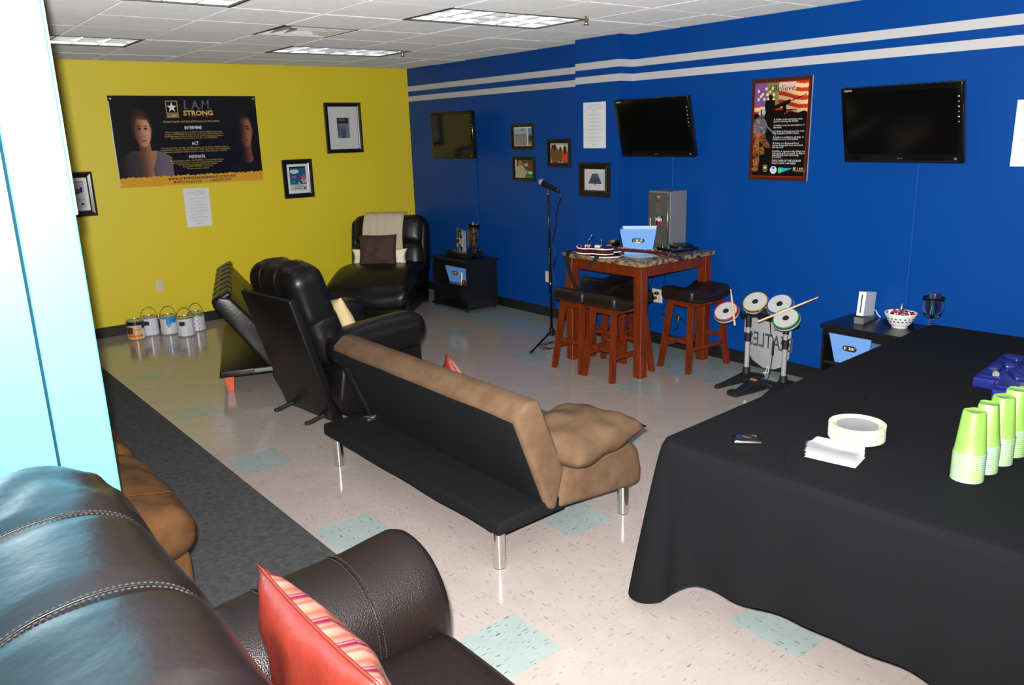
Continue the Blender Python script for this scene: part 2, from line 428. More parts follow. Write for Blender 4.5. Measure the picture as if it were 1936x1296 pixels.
struct('wall_back', BB((XL - .12, YB, 0), (XF + .12, YB + .12, H + .1)), M['yellow'])
wr = struct('wall_right', BB((XF, PY1 - .4, 0), (XF + .15, YB, H + .1)), M['blue'])
struct('wall_right', BB((XN, YF, 0), (XN + .2, PY0 + .02, H + .1)), M['blue'])
struct('trim_3', BB((PX, PY0, 0), (XF + .05, PY1, H + .1)), M['blue'])
struct('wall_left', BB((XL - .12, YF, 0), (XL, YB, H + .1)), M['yellow'])
struct('wall_front', BB((XL - .12, YF - .12, 0), (XF + .12, YF, H + .1)), M['yellow'])
def base(name, a, b): struct(name, BB(a, b, .004, 1), M['black'])
base('baseboard_back', (XL, YB - .012, 0), (XF, YB, .104))
bb = struct('baseboard_right', BB((XF - .012, PY1 - .005, 0), (XF, YB - .012, .104), .004, 1), M['black'])
obj('baseboard_strip', BB((XN - .012, YF, 0), (XN, PY0 - .012, .104), .004, 1), M['black'], bb)
obj('baseboard_strip', BB((PX - .012, PY0 - .012, 0), (PX, PY1, .104), .004, 1), M['black'], bb)
obj('baseboard_strip', BB((PX, PY0 - .012, 0), (XN, PY0, .104), .004, 1), M['black'], bb)

# ceiling: two by two foot panels in a T grid
ceil = struct('ceiling', BB((XL - .12, YF - .12, H + .1), (XF + .12, YB + .12, H + .25)), M['darkgap'])
G = .6096; GX, GY = .2, 2.56
fix = [(1, 0), (1, 4), (-1, 0), (-1, 4)]            # troffers by grid cell (x counted in pairs)
taken = set()
cells = {}
def cell(x, y): return (round((x - GX) / G), round((y - GY) / G))
for cx, cy in ((2, 0), (2, 4), (-2, 0), (-2, 4), (-2, -4), (2, -4)): taken |= {(cx, cy), (cx + 1, cy)}
taken.add((1, 2))
gb = new()
for i in range(-7, 7):
    x = GX + i * G
    if XL < x < XF: b2(gb, (x - .007, YF, H - .0005), (x + .007, YB, H + .02))
for j in range(-12, 8):
    y = GY + j * G
    if YF < y < YB: b2(gb, (XL, y - .007, H - .0003), (XF, y + .007, H + .02))
obj('ceiling_grid', gb, M['grid'], ceil)
pan = {}
rp = new()
for i in range(-7, 6):
    for j in range(-12, 8):
        if (i, j) in taken: continue
        x0, x1 = max(GX + i * G, XL), min(GX + (i + 1) * G, XF); y0, y1 = max(GY + j * G, YF), min(GY + (j + 1) * G, YB)
        if x1 - x0 < .05 or y1 - y0 < .05: continue
        c = ((x0 + x1) / 2, (y0 + y1) / 2, H)
        p = cam_ndc(c); gg = .0075; sx, sy = x1 - x0 - 2 * gg, y1 - y0 - 2 * gg
        if p and -150 < p[0] < 2000 and -90 < p[1] < 700:
            k = (round(sx, 3), round(sy, 3))
            if k not in pan: pan[k] = mesh('ceiling_panel', BB((-sx / 2, -sy / 2, -.0045), (sx / 2, sy / 2, .012), .003, 1), M['ceil'])
            obj('ceiling_panel', pan[k], None, ceil, loc=(c[0], c[1], H + random.uniform(-.002, .0025)))
        else: b2(rp, (x0 + gg, y0 + gg, H - .004), (x1 - gg, y1 - gg, H + .012))
tag(obj('ceiling_panel', rp, M['ceil'], ceil), kind='stuff')

# fluorescent troffers
def troffer(cx, cy, label):
    x0, y0 = GX + cx * G, GY + cy * G; L, Wd = 2 * G, G
    t = thing('ceiling_light', label, 'ceiling light', (x0 + L / 2, y0 + Wd / 2, H), group=None)
    bm = new(); a, b = L / 2 - .004, Wd / 2 - .004
    b2(bm, (-a, -b, .09), (a, b, .094))
    for s in (-1, 1):
        b2(bm, (-a, s * b, -.004), (a, s * (b - .004), .09)); b2(bm, (s * a, -b, -.004), (s * (a - .004), b, .09))
    obj('housing', bm, M['reflector'], t)
    bm = new()
    for s in (-1, 1):
        b2(bm, (-a - .003, s * (b + .003), -.006), (a + .003, s * (b - .016), .004)); b2(bm, (s * (a + .003), -b, -.006), (s * (a - .016), b, .004))
    obj('frame', bm, M['darkgap'], t)
    for k in (-1, 0, 1): obj('fluorescent_tube', tube(new(), [(-a + .03, k * .19, .072), (a - .03, k * .19, .072)], .013, 10), M['lamp'], t, True)
    # parabolic louver blades
    def blade(l, ax):
        bm = new(); prof = [(-.014, .052), (-.007, .03), (-.0035, .002), (.0035, .002), (.007, .03), (.014, .052)]
        prism(bm, prof, -l, l, 'x' if ax == 'x' else 'y'); return bm
    lx = mesh('louver_blade', blade(a - .016, 'x'), M['louver']); ly = mesh('louver_blade', blade(b - .016, 'y'), M['louver'])
    for k in (-.5, .5): obj('louver_blade', lx, None, t, loc=(0, k * (2 * b - .03) / 3, 0))
    for k in range(-2, 3): obj('louver_blade', ly, None, t, loc=(k * (2 * a - .03) / 6, 0, 0))
    return t
troffer(2, 0, 'recessed fluorescent ceiling light nearest the blue pillar, above the bar table')
troffer(2, 4, 'recessed fluorescent ceiling light near the corner of the yellow and blue walls')
troffer(-2, 0, 'recessed fluorescent ceiling light cut off by the top edge, near the pale column')
troffer(-2, 4, 'small looking fluorescent ceiling light beside the pale column, above the yellow wall')
troffer(-2, -4, 'added fluorescent ceiling light out of view on the left, for ambient fill')  # this and the next fixture are unseen, added to raise the ambient light
troffer(2, -4, 'added fluorescent ceiling light out of view above the black clothed table, for ambient fill')
# square air diffuser
v = thing('air_vent', 'square stepped metal air vent in the ceiling', 'air vent', (GX + 1.5 * G, GY + 2.5 * G, H))
def ring(o, i, z0, z1):
    bm = new(); P = [[bm.verts.new((s * r, t * r, z)) for s, t in ((-1, -1), (1, -1), (1, 1), (-1, 1))] for r, z in ((o, z0), (i, z1), (i, z1 + .002), (o, z0 + .002))]
    for a in range(4):
        for k in range(4): bm.faces.new((P[a][k], P[a][(k + 1) % 4], P[(a + 1) % 4][(k + 1) % 4], P[(a + 1) % 4][k]))
    return bm
obj('backing', BB((-.29, -.29, .09), (.29, .29, .095)), M['darkgap'], v)
obj('frame', ring(.302, .285, -.004, -.004), M['darkgap'], v)
for o, i, z0, z1 in ((.285, .215, -.002, .05), (.205, .135, -.004, .05), (.125, .055, -.006, .045)): obj('vent_cone', ring(o, i, z0, z1), M['white'], v)
obj('vent_plate', BB((-.05, -.05, .02), (.05, .05, .024)), M['white'], v)
def sprinkler(x, y, label):
    t = thing('sprinkler', label, 'sprinkler', (x, y, H))
    obj('escutcheon', lathe_bm([(0, -.004), (.028, -.003), (.03, 0), (0, 0)]), M['brass'], t, 30)
    obj('head', lathe_bm([(0, -.05), (.008, -.05), (.01, -.03), (.007, -.004), (0, -.004)], 10), M['chrome'], t, 30)
    bm = new(); lathe(bm, [(0, -.056), (.02, -.056), (.02, -.053), (0, -.053)], 12); tube(bm, [(-.012, 0, -.015), (-.018, 0, -.035), (0, 0, -.055)], .003, 6); tube(bm, [(.012, 0, -.015), (.018, 0, -.035), (0, 0, -.055)], .003, 6)
    obj('deflector', bm, M['brass'], t)
def lathe_bm(prof, n=20, **k):
    bm = new(); lathe(bm, prof, n, **k); return bm
sprinkler(2.50, 2.45, 'brass sprinkler head at the near corner of the light by the blue pillar')
sprinkler(2.50, 4.95, 'small sprinkler head at the edge of the far ceiling light near the corner')

# pale blue column (end of a partition) at the left
PYc = .75
col = struct('trim_1', BB((-1.432, PYc, 0), (-1.275, PYc + .14, H), .004, 1), M['paint'])
struct('wall_partition', BB((-2.9, PYc + .012, 0), (-1.440, PYc + .13, H)), M['paint'])
struct('trim_2', BB((-1.275, PYc + .085, 1.69), (-1.252, PYc + .125, H - .01), .003, 1), M['lightgrey'])

rug = obj('rug', BB((-2.45, -1.6, 0), (-.315, 6.3, .009), .004, 1), M['rug']); rug.rotation_euler.z = R(.5); rug.location.x = .0
tag(rug, 'charcoal grey carpet runner along the left side of the floor', 'rug')
# ------------------------------------------------------------------ tan klik-klak sofa, seen from behind
def chrome_leg(x, y, h, parent, r=.029, m='chrome'):
    bm = new(); lathe(bm, [(0, .004), (r, .004), (r, h), (0, h)], 20, (x, y, 0)); o = obj('leg', bm, M[m], parent, 40)
    bm = new(); lathe(bm, [(0, 0), (r * .95, 0), (r * .95, .006), (0, .006)], 16, (x, y, 0)); obj('foot', bm, M['rubber'], o, 40)
fu = thing('futon_sofa', 'tan microfibre futon sofa with black cloth back and chrome legs', 'sofa', (.6, 1.42, 0))
fl_ = Matrix.Translation((-.6, -1.42, 0))
Y0, Y1 = .56, 2.285
def wob(bm, amp, sc):
    for v in bm.verts:
        v.co += Vector((math.sin(v.co.y * 9 * sc + v.co.z * 5), math.sin(v.co.x * 11 * sc + v.co.z * 7), math.sin(v.co.x * 8 * sc + v.co.y * 12 * sc))) * amp
    return bm
def soft(poly, y0, y1, bev, cuts=10, M_=None):
    bm = new(); prism(bm, poly, y0, y1, 'y', bev, 3)
    for k in range(1, cuts):
        bmesh.ops.bisect_plane(bm, geom=bm.verts[:] + bm.edges[:] + bm.faces[:], plane_co=(0, y0 + (y1 - y0) * k / cuts, 0), plane_no=(0, 1, 0))
    if M_ is not None: bm.transform(M_)
    return bm
obj('base_platform', wob(soft([(.14, .185), (.145, .252), (.54, .262), (.54, .19)], Y0 + .012, Y1 - .005, .012, 14, fl_), .0025, 1), M['blackcloth'], fu, 50)
obj('seat', wob(soft([(.485, .205), (.53, .40), (.98, .405), (1.035, .37), (1.06, .25), (1.055, .17), (.98, .165)], Y0, Y1, .035, 1, fl_), .002, 1.2), M['suede'], fu, 60)
bk = soft([(.425, .225), (.475, .205), (.53, .40), (.385, .765), (.315, .765), (.245, .705)], Y0 + .001, Y1, .022, 1, fl_)
bko = obj('backrest', wob(bk, .0004, .3), M['suede'], fu, 60)
# dust cloth panel on the rear of the backrest (slightly proud), from hinge to top edge
d = Vector((.245 - .425, 0, .705 - .225)); n_ = Vector((-d.z, 0, d.x)).normalized()
p0 = Vector((.425, 0, .225)) + d * .02 + n_ * .004; p1 = Vector((.245, 0, .705)) - d * .045 + n_ * .004
q0, q1 = p0 - n_ * .02, p1 - n_ * .02
obj('dust_cover', wob(soft([(p0.x, p0.z), (p1.x, p1.z), (q1.x, q1.z), (q0.x, q0.z)], Y0 + .03, Y1 - .02, .004, 12, fl_), .003, 1.1), M['blackcloth'], bko, 50)
for x, y in ((.185, .63), (.19, 2.2), (.985, .63), (.985, 2.2)): chrome_leg(x - .6, y - 1.42, .2, fu)
bm = new(); tube(bm, [(.27 - .6, 2.16 - 1.42, .60), (.355 - .6, 2.12 - 1.42, .36), (.37 - .6, 2.1 - 1.42, .29)], .011, 8); obj('support_strap', bm, M['blackcloth'], fu, True)
bm = new(); box(bm, (.365 - .6, 2.11 - 1.42, .275), (.06, .07, .02), .004); tube(bm, [(.345 - .6, 2.13 - 1.42, .275), (.395 - .6, 2.07 - 1.42, .295)], .011, 8)
obj('hinge', bm, M['steel'], fu, 40)
def seam(pts, r=.003, m='suede2', parent=fu): return obj('seam', tube(new(), pts, r, 5), M[m], parent, True)
# cushions on it
bm = pillow_bm(.52, .48, .20, 20, TR((.71, .69, .487), (R(90), R(-4), R(8))), corner=.95)
tag(obj('throw_pillow', wob(bm, .004, 2.3), M['suede'], None, True), 'tan microfibre pillow lying flat on the tan futon seat', 'pillow')

def striped_fn(seed):
    def fn(u, v):
        t = v * 5.2 + .55 * np.sin(u * 2.1 + seed) + .12 * np.sin(u * 9 + v * 4)
        k = (t % 1)[..., None]; idx = np.floor(t).astype(int) % 4
        a = np.array([[.93, .62, .45], [.90, .42, .34], [.95, .74, .58], [.86, .40, .30]])[idx]
        st = np.array([.62, .13, .20]); out = a * (1 - .10 * np.sin(k * 12))
        mm = ((k > .78) & (k < .97)); out = np.where(mm & (((idx % 2) == 0)[..., None]), st, out)
        li = (k > .55) & (k < .66); return np.where(li, np.array([.86, .55, .60]), out)
    return fn
def stripe_mat():
    m = mat('orange_striped_satin', (.8, .3, .2), .35, bump=('n', 18, .4, .005)); nt = m.node_tree; b = nt.nodes['Principled BSDF']; L = nt.links.new
    tc = nt.nodes.new('ShaderNodeTexCoord'); mp = nt.nodes.new('ShaderNodeMapping'); mp.inputs['Rotation'].default_value = (0, R(-14), 0); L(tc.outputs['Object'], mp.inputs[0])
    wv = nt.nodes.new('ShaderNodeTexWave'); wv.bands_direction = 'X'; wv.inputs['Scale'].default_value = 2.6; wv.inputs['Distortion'].default_value = 1.4; wv.inputs['Detail'].default_value = 1; wv.inputs['Detail Scale'].default_value = .9; wv.wave_profile = 'SAW'
    L(mp.outputs[0], wv.inputs[0])
    r = nt.nodes.new('ShaderNodeValToRGB'); e = r.color_ramp.elements; e[0].position = 0; e[0].color = (0.225, 0.053, 0.034, 1); e[1].position = 1; e[1].color = (0.206, 0.046, 0.032, 1)
    for p, c in ((.12, (0.269, 0.112, 0.076)), (.28, (0.277, 0.133, 0.104)), (.40, (0.206, 0.040, 0.030)), (.50, (0.262, 0.102, 0.076)), (.60, (0.105, 0.006, 0.014)), (.68, (0.112, 0.007, 0.016)), (.70, (0.232, 0.093, 0.132)), (.76, (0.101, 0.006, 0.014)), (.80, (0.255, 0.093, 0.068))):
        q = e.new(p); q.color = (*c, 1)
    L(wv.outputs[1], r.inputs[0]); L(r.outputs[0], b.inputs['Base Color']); return m
M['stripes'] = stripe_mat()
def striped_pillow(label, w, h, t, Mx):
    tp = obj('throw_pillow', pillow_bm(w, h, t, 22, None, True), [M['stripes'], M['satin']], None, True); tp.matrix_world = Mx
    tag(tp, label, 'pillow', 'red striped pillows'); obj('piping', piping_bm(w, h, .0045), M['satin'], tp, True); return tp
striped_pillow('small visible tip of a red striped pillow behind the tan futon back', .42, .42, .13, TR((.635, 1.53, .475), (0, 0, 0)) @ TR(rot=(0, 0, R(68))) @ TR(rot=(R(-22), R(38), 0)))

# ------------------------------------------------------------------ recliners
def recliner(name, label, loc, rz, lm, cat='recliner', lean=17, W=.98, arm=.2, group=None):
    # local frame: faces +x, width along y, origin on the floor under the seat centre
    t = thing(name, label, cat, loc, rz, group); hw = W / 2; iw = hw - arm
    bm = new(); b2(bm, (-.30, -hw + .02, .055), (.32, hw - .02, .30), .03, 3); obj('base', bm, M[lm], t, 60)
    for s in (-1, 1):
        bm = new(); c = s * (hw - arm / 2)
        # arm body: side panel with rolled pad
        prism(bm, [(-.30, .06), (.34, .06), (.36, .30), (.35, .50), (-.20, .52), (-.32, .40), (-.36, .2)], c - arm / 2 + .015, c + arm / 2 - .015, 'y', .03, 3)
        obj('arm_panel', bm, M[lm], t, 60)
        bm = new(); rbox(bm, (.74, arm + .05, .25), .10, 12, (0.02, .012, .02), (.03, c, .545), fn=lambda p: p + Vector((0, 0, .05 * (p.x - .07) - .16 * max(0, -p.x - .1) ** 1.2 * 0)))
        a = obj('arm_pad', bm, M[lm], t, True)
        for dx in (.0, .018):
            bm = new(); pts = [(.18 + dx, c + (arm + .062) / 2 * math.cos(a_), .548 + .01 + .132 * math.sin(a_)) for a_ in [PI * k / 14 for k in range(15)]]
            tube(bm, pts, .0022, 5); obj('stitch_seam', bm, M['bleather'], a, True)
    bm = new(); rbox(bm, (.62, 2 * iw + .02, .22), .08, 12, (.03, 0, .045), (.05, 0, .39)); obj('seat', bm, M[lm], t, True)
    bm = new(); rbox(bm, (.10, 2 * iw - .01, .33), .045, 10, (.02, 0, .0), (.36, 0, .25)); obj('footrest', bm, M[lm], t, True)
    Bk = TR((-.30, 0, .36), (0, R(-lean), 0))
    # rear shell panel and the puffed back cushions
    bm = new(); prism(bm, [(-.135, -.34), (-.06, -.36), (-.06, .585), (-.09, .60), (-.125, .595)], -iw - .05, iw + .05, 'y', .016, 3, M=Bk)
    obj('rear_panel', bm, M[lm], t, 60)
    for nm, z0, z1, dx, th in (('head_cushion', .30, .735, .075, .25), ('back_cushion', .02, .44, .085, .24)):
        bm = new(); rbox(bm, (th, 2 * iw + .10, z1 - z0), .10, 18, (.03, .012, .025), (dx, 0, (z0 + z1) / 2), M=Bk); wob(bm, .006, 2.4)
        c = obj(nm, bm, M[lm], t, True)
        if nm == 'head_cushion':
            for yy in (-iw * .36, iw * .36):
                for dy in (-.006, .006):
                    a_ = [PI * k / 24 - .3 for k in range(30)]
                    bm = new(); tube(bm, [Bk @ Vector((dx + (th / 2 + .022) * math.copysign(abs(math.cos(q)) ** .6, math.cos(q)), yy + dy, (z0 + z1) / 2 + .238 * math.copysign(abs(math.sin(q)) ** .6, math.sin(q)))) for q in a_], .002, 5); obj('stitch_seam', bm, M[lm], c, True)
    for s in (-1, 1):
        bm = new(); tube(bm, spline([(-.46, s * .21, .012), (-.36, s * .21, .03), (-.2, s * .21, .06), (.15, s * .21, .055), (.3, s * .21, .012)], 4), .016, 8)
        box(bm, (-.46, s * .21, .012), (.06, .035, .022), .006); obj('rocker_foot', bm, M['rubber'], t, True)
    return t
rc = recliner('leather_recliner', 'black leather recliner seen from behind, next to the tan futon', (.80, 3.24, 0), R(6), 'bleather', W=.96)
pc = obj('throw_pillow', pillow_bm(.44, .44, .15, 18), M['cream'], None, True)
pc.matrix_world = TR((.745, 3.2, .60), (0, 0, R(96))) @ TR(rot=(R(-20), R(8), 0)); tag(pc, 'cream pillow inside the black leather recliner in the middle', 'pillow')

# black leather futon further back, tilted rows of channels on its back
bf = thing('futon_sofa', 'black leather futon with channelled back and orange wooden legs', 'sofa', (.15, 4.06, 0), R(-20.5))
# local: y along its length (0 .. 1.72), x towards the seat
obj('base_platform', soft([(-.01, .135), (.0, .19), (.45, .195), (.45, .14)], 0, 1.72, .012, 3), M['bleather'], bf, 50)
obj('seat', soft([(.40, .15), (.42, .37), (.74, .39), (.79, .35), (.79, .16)], 0, 1.72, .035, 4), M['bleather'], bf, 60)
bmb = new(); A0, A1 = Vector((.36, .17)), Vector((.015, .70)); th_ = Vector((.125, .075))
rear = obj('backrest', soft([(.345, .20), (.40, .165), (.45, .36), (.14, .755), (.045, .775), (.0, .70)], 0, 1.72, .022, 4), M['bleather'], bf, 60)
for k in range(7):
    bm = new(); rbox(bm, (.16, .235, .05), .024, 8, (0, 0, .008), M=TR((.075, .123 + k * .2457, .75), (0, R(-28), 0))); obj('back_channel', bm, M['bleather'], rear, True)
for x, y in ((.06, .09), (.06, 1.62), (.70, .08), (.70, 1.62)):
    bm = new(); vs = box(bm, (x, y, .07), (.078, .078, .14), .004)
    for vv in vs:
        if vv.co.z < .05: vv.co.x = x + (vv.co.x - x) * .62; vv.co.y = y + (vv.co.y - y) * .62
    obj('leg', bm, M['redwood'], bf)
bm = new(); b2(bm, (.25, -.008, .155), (.47, .006, .185), .004); obj('hinge', bm, M['hinge'], bf)

# ------------------------------------------------------------------ corner recliner with throw and pillows (faces the room)
cr = thing('leather_recliner', 'black leather recliner in the corner draped with a cream throw', 'recliner', (2.70, 5.97, 0), R(-136))
hw = .44
bm = new(); b2(bm, (-.40, -hw + .02, .03), (.50, hw - .02, .28), .03, 3); obj('base', bm, M['bleather'], cr, 60)
def swell(p): return p
bm = new(); rbox(bm, (1.06, .94, .24), .09, 18, (.04, .0, .03), fn=lambda p: p + Vector((.20, 0, .38 - .42 * max(0, p.x - .02) ** 1.5 + .04 * (p.y / .49) ** 2 * 0))); obj('seat', wob(bm, .004, 1.3), M['bleather'], cr, True)
bm = new(); rbox(bm, (.16, .80, .30), .07, 14, (.02, 0, .01), (.62, 0, .18)); obj('footrest', wob(bm, .004, 1.3), M['bleather'], cr, True)
bm = new(); rbox(bm, (.14, .76, .12), .055, 12, (.01, 0, .0), (.66, 0, .25)); obj('footrest_roll', wob(bm, .003, 1.6), M['bleather'], cr, True)
Bk = TR((-.34, 0, .37), (0, R(-13), 0))
bm = new(); prism(bm, [(-.15, -.36), (-.0, -.36), (.02, .50), (-.03, .56), (-.10, .55)], -.42, .42, 'y', .02, 3, M=Bk); obj('rear_panel', bm, M['bleather'], cr, 60)
bcs = {}
for nm, z0, z1, dx, th in (('head_cushion', .30, .64, .03, .22), ('lumbar_cushion', -.02, .34, .045, .22)):
    bm = new(); rbox(bm, (th, .84, z1 - z0), .085, 16, (.03, .012, .015), (dx, 0, (z0 + z1) / 2), M=Bk); bcs[nm] = obj(nm, wob(bm, .006, 1.7), M['bleather'], cr, True)
for s in (-1, 1):
    bm = new(); rbox(bm, (.17, .09, .60), .04, 10, (.01, .01, .01), (.02, s * .40, .28), M=Bk); obj('side_wing', wob(bm, .004, 2), M['bleather'], cr, True)
CRM = Matrix.Translation((2.70, 5.97, 0)) @ Matrix.Rotation(R(-136), 4, 'Z')
# throw over the back (a draped sheet), brown pillow, cream pillow behind it
bm = new(); path = [(-.16, .42), (-.155, .52), (-.12, .625), (-.04, .672), (.06, .668), (.135, .62), (.165, .50), (.17, .36), (.172, .2), (.18, .08), (.195, .0)]
pts = spline([(a, 0, b) for a, b in path], 4); nu = 22; g = []
for i, p in enumerate(pts):
    row = []
    for j in range(nu + 1):
        y = -.045 - .235 * (j / nu - .5) * 2
        f = .005 * math.sin(j * 1.3 + i * .13) + .004 * math.sin(j * 2.9)
        row.append(bm.verts.new(Bk @ Vector((p.x + f + .012, y + .006 * math.sin(i * .4), p.z + .012 + f * .5))))
    g.append(row)
for i in range(len(g) - 1):
    for j in range(nu): bm.faces.new((g[i][j], g[i][j + 1], g[i + 1][j + 1], g[i + 1][j]))
bm.transform(CRM); bmesh.ops.solidify(bm, geom=bm.faces[:], thickness=.008)
tag(obj('throw_blanket', bm, M['throw'], None, True), 'cream throw blanket hanging over the corner recliner back', 'blanket')
def on_cr(bm, Mx): bm.transform(CRM @ Mx); return bm
tag(obj('throw_pillow', on_cr(pillow_bm(.66, .20, .10, 18), TR((-.06, -.045, .575), (0, 0, R(90))) @ TR(rot=(R(-6), 0, 0))), M['throw'], None, True), 'cream pillow sticking out behind the dark brown pillow', 'pillow')
bp = tag(obj('throw_pillow', on_cr(pillow_bm(.44, .36, .13, 20, corner=.94), TR((.02, -.035, .665), (0, 0, R(90))) @ TR(rot=(R(-12), 0, 0))), M['brownpillow'], None, True), 'square dark brown pillow with a centre button on the corner recliner', 'pillow')
bm = new(); lathe(bm, [(0, .012), (.012, .008), (.016, 0), (0, 0)], 12, M=CRM @ TR((.082, -.035, .68), (0, R(78), 0))); obj('button', bm, M['brownpillow'], bp, True)

# ------------------------------------------------------------------ foreground leather recliner sofa (faces +x)
fs = thing('leather_sofa', 'brown black leather sofa in front with grey double stitching and a rolled arm', 'sofa', (-1.1, -.5, 0))
O = Matrix.Translation((1.1, .5, 0))
def off(bm): bm.transform(O); return bm
def sweep_roll(secs, mat_, name, parent, n=36, p=2.0, wrinkle=0):
    # secs: list of (pos along, c1, c2, r1, r2); along axis 'x' (c in y,z)
    bm = new(); rings = []
    for k, (a, c1, c2, r1, r2) in enumerate(secs):
        rg = []
        for q in range(n):
            t = 2 * PI * q / n; cs, sn = math.cos(t), math.sin(t)
            e = 2 / p; u = math.copysign(abs(cs) ** e, cs); v_ = math.copysign(abs(sn) ** e, sn)
            wv = 1 + wrinkle * (math.sin(5 * t + 3 * a * 7) * .5 + math.sin(9 * t - a * 23) * .5)
            rg.append(bm.verts.new((a, c1 + r1 * u * wv, c2 + r2 * v_ * wv)))
        rings.append(rg)
    for A, Bq in zip(rings, rings[1:]):
        for q in range(n): bm.faces.new((A[q], A[(q + 1) % n], Bq[(q + 1) % n], Bq[q]))
    bm.faces.new(rings[0]); bm.faces.new(rings[-1])
    return bm
def stitches(pts, nrm, parent, width=.010, step=.0085, r=.0016):
    # two rows of thread dashes beside a seam; the dashes are one small piece of geometry per row
    for s in (-1, 1):
        bm = new(); P = [Vector(p) + Vector(nrm) * (s * width) for p in pts]
        acc = 0
        for a, b in zip(P, P[1:]):
            L = (b - a).length; t = 0; d_ = (b - a) / max(L, 1e-9)
            while acc < L:
                c = a + d_ * acc; tube(bm, [c - d_ * step * .36, c, c + d_ * step * .36], [r * .6, r, r * .6], 5); acc += step
            acc -= L
        o = obj('stitch_seam', bm, M['stitch'], parent, True); o['kind'] = 'stuff'
# arm: a fat roll along x at the far end
AC = [( -1.40, .00, .47, .19, .185), (-1.2, .00, .475, .20, .192), (-1.10, .003, .478, .202, .194), (-.95, .01, .48, .205, .197), (-.80, .016, .478, .208, .198), (-.70, .022, .484, .212, .203), (-.64, .024, .488, .214, .206), (-.618, .024, .488, .207, .199), (-.610, .024, .486, .180, .172), (-.606, .024, .484, .10, .09)]
arm = obj('arm', off(sweep_roll(AC, None, None, None, 48, 2.15, .006)), M['leather'], fs, True)
def arm_seam(x):
    for i in range(len(AC) - 1):
        if AC[i][0] <= x <= AC[i + 1][0]:
            f = (x - AC[i][0]) / (AC[i + 1][0] - AC[i][0]); _, c1, c2, r1, r2 = [a * (1 - f) + b * f for a, b in zip(AC[i], AC[i + 1])]
    return [(x + 1.1, c1 + .5 + (r1 + .002) * math.copysign(abs(math.cos(t)) ** .93, math.cos(t)), c2 + (r2 + .002) * math.copysign(abs(math.sin(t)) ** .93, math.sin(t))) for t in [-.35 + (PI + .5) * k / 60 for k in range(61)]]
for x in (-.855, -1.10):
    pts = arm_seam(x); stitches(pts, (1, 0, 0), arm, .0085)
    obj('seam', tube(new(), pts, .0022, 5), M['bleather'], arm, True)
bm = new(); b2(bm, (-1.45, -.17, .04), (-.66, .17, .42), .03, 3); obj('arm_panel', off(bm), M['leather'], fs, 60)
bm = new(); b2(bm, (-1.8, -1.62, .05), (-.70, -.17, .32), .03, 3); obj('base', off(bm), M['leather'], fs, 60)
for k, (ya, yb) in enumerate(((-.83, -.165), (-1.55, -.85))):
    bm = new(); rbox(bm, (.72, yb - ya, .2), .06, 16, (.015, 0, .015), (-.985, (ya + yb) / 2, .375)); obj('seat', off(bm), M['leather'], fs, True)
obj('seat_seam', off(tube(new(), [(-.70, -.19, .463), (-.645, -.19, .446), (-.622, -.19, .41)], .003, 6)), M['stitch'], fs, True)
# back: a padded roll along y with two double-stitched seams
def back_prof(t):
    # closed outline (x, z): t 0..1 from front bottom over the crest to the rear bottom
    P = [(-1.30, .42), (-1.325, .62), (-1.335, .80), (-1.352, .93), (-1.40, 1.045), (-1.475, 1.105), (-1.59, 1.125), (-1.72, 1.10), (-1.83, 1.02), (-1.89, .86), (-1.91, .45), (-1.91, .10)]
    return spline([(a, 0, b) for a, b in P], 6)
BP = back_prof(0)
def back_pt(i, y, inf=0, end=0):
    p = BP[i]; c = Vector((-1.62, 0, .80)); d_ = p - c
    q = c + d_ * (1 - end) + d_.normalized() * inf
    return Vector((q.x, y, q.z))
bm = new(); ys = []; n_ = 60
for k in range(n_ + 1):
    y = -1.7 + (2.03) * k / n_; ys.append(y)
ys += [.35, .37, .39, .405, .415]
seamy = (-.10, -.50, -.90)
rows = []
for y in ys:
    e = 0
    if y > .14: e = min(.9, ((y - .14) / .27) ** 3.2 * .55)
    dip = sum(-.016 * math.exp(-((y - s) / .03) ** 2) for s in seamy)
    row = []
    for i in range(len(BP)):
        wr = .0045 * math.sin(y * 34 + i * .22 + math.sin(i * .5) * 2) * max(0, min(1, (y + .12) / .2)) * max(0, min(1, (i - 14) / 10)) + .003 * math.sin(y * 11 + i * .31)
        row.append(bm.verts.new(back_pt(i, y, dip + wr, e)))
    rows.append(row)
for A, Bq in zip(rows, rows[1:]):
    for i in range(len(BP) - 1): bm.faces.new((A[i], A[i + 1], Bq[i + 1], Bq[i]))
bm.faces.new(rows[-1]); bm.faces.new(rows[0])
back = obj('backrest', off(bm), M['leathersmooth'], fs, True)
for s in seamy[:2]:
    pts = [back_pt(i, s, -.0085) + Vector((1.1, .5, 0)) for i in range(4, len(BP) - 12)]
    stitches(pts, (0, 1, 0), back, .0095, .011, .0021)
    obj('seam', tube(new(), pts, .002, 5), M['bleather'], back, True)
striped_pillow('red orange satin pillow with striped front on the foreground leather sofa', .60, .46, .19, TR((-1.125, -.46, .645), (0, 0, R(90))) @ TR(rot=(R(-10), R(0), 0)))

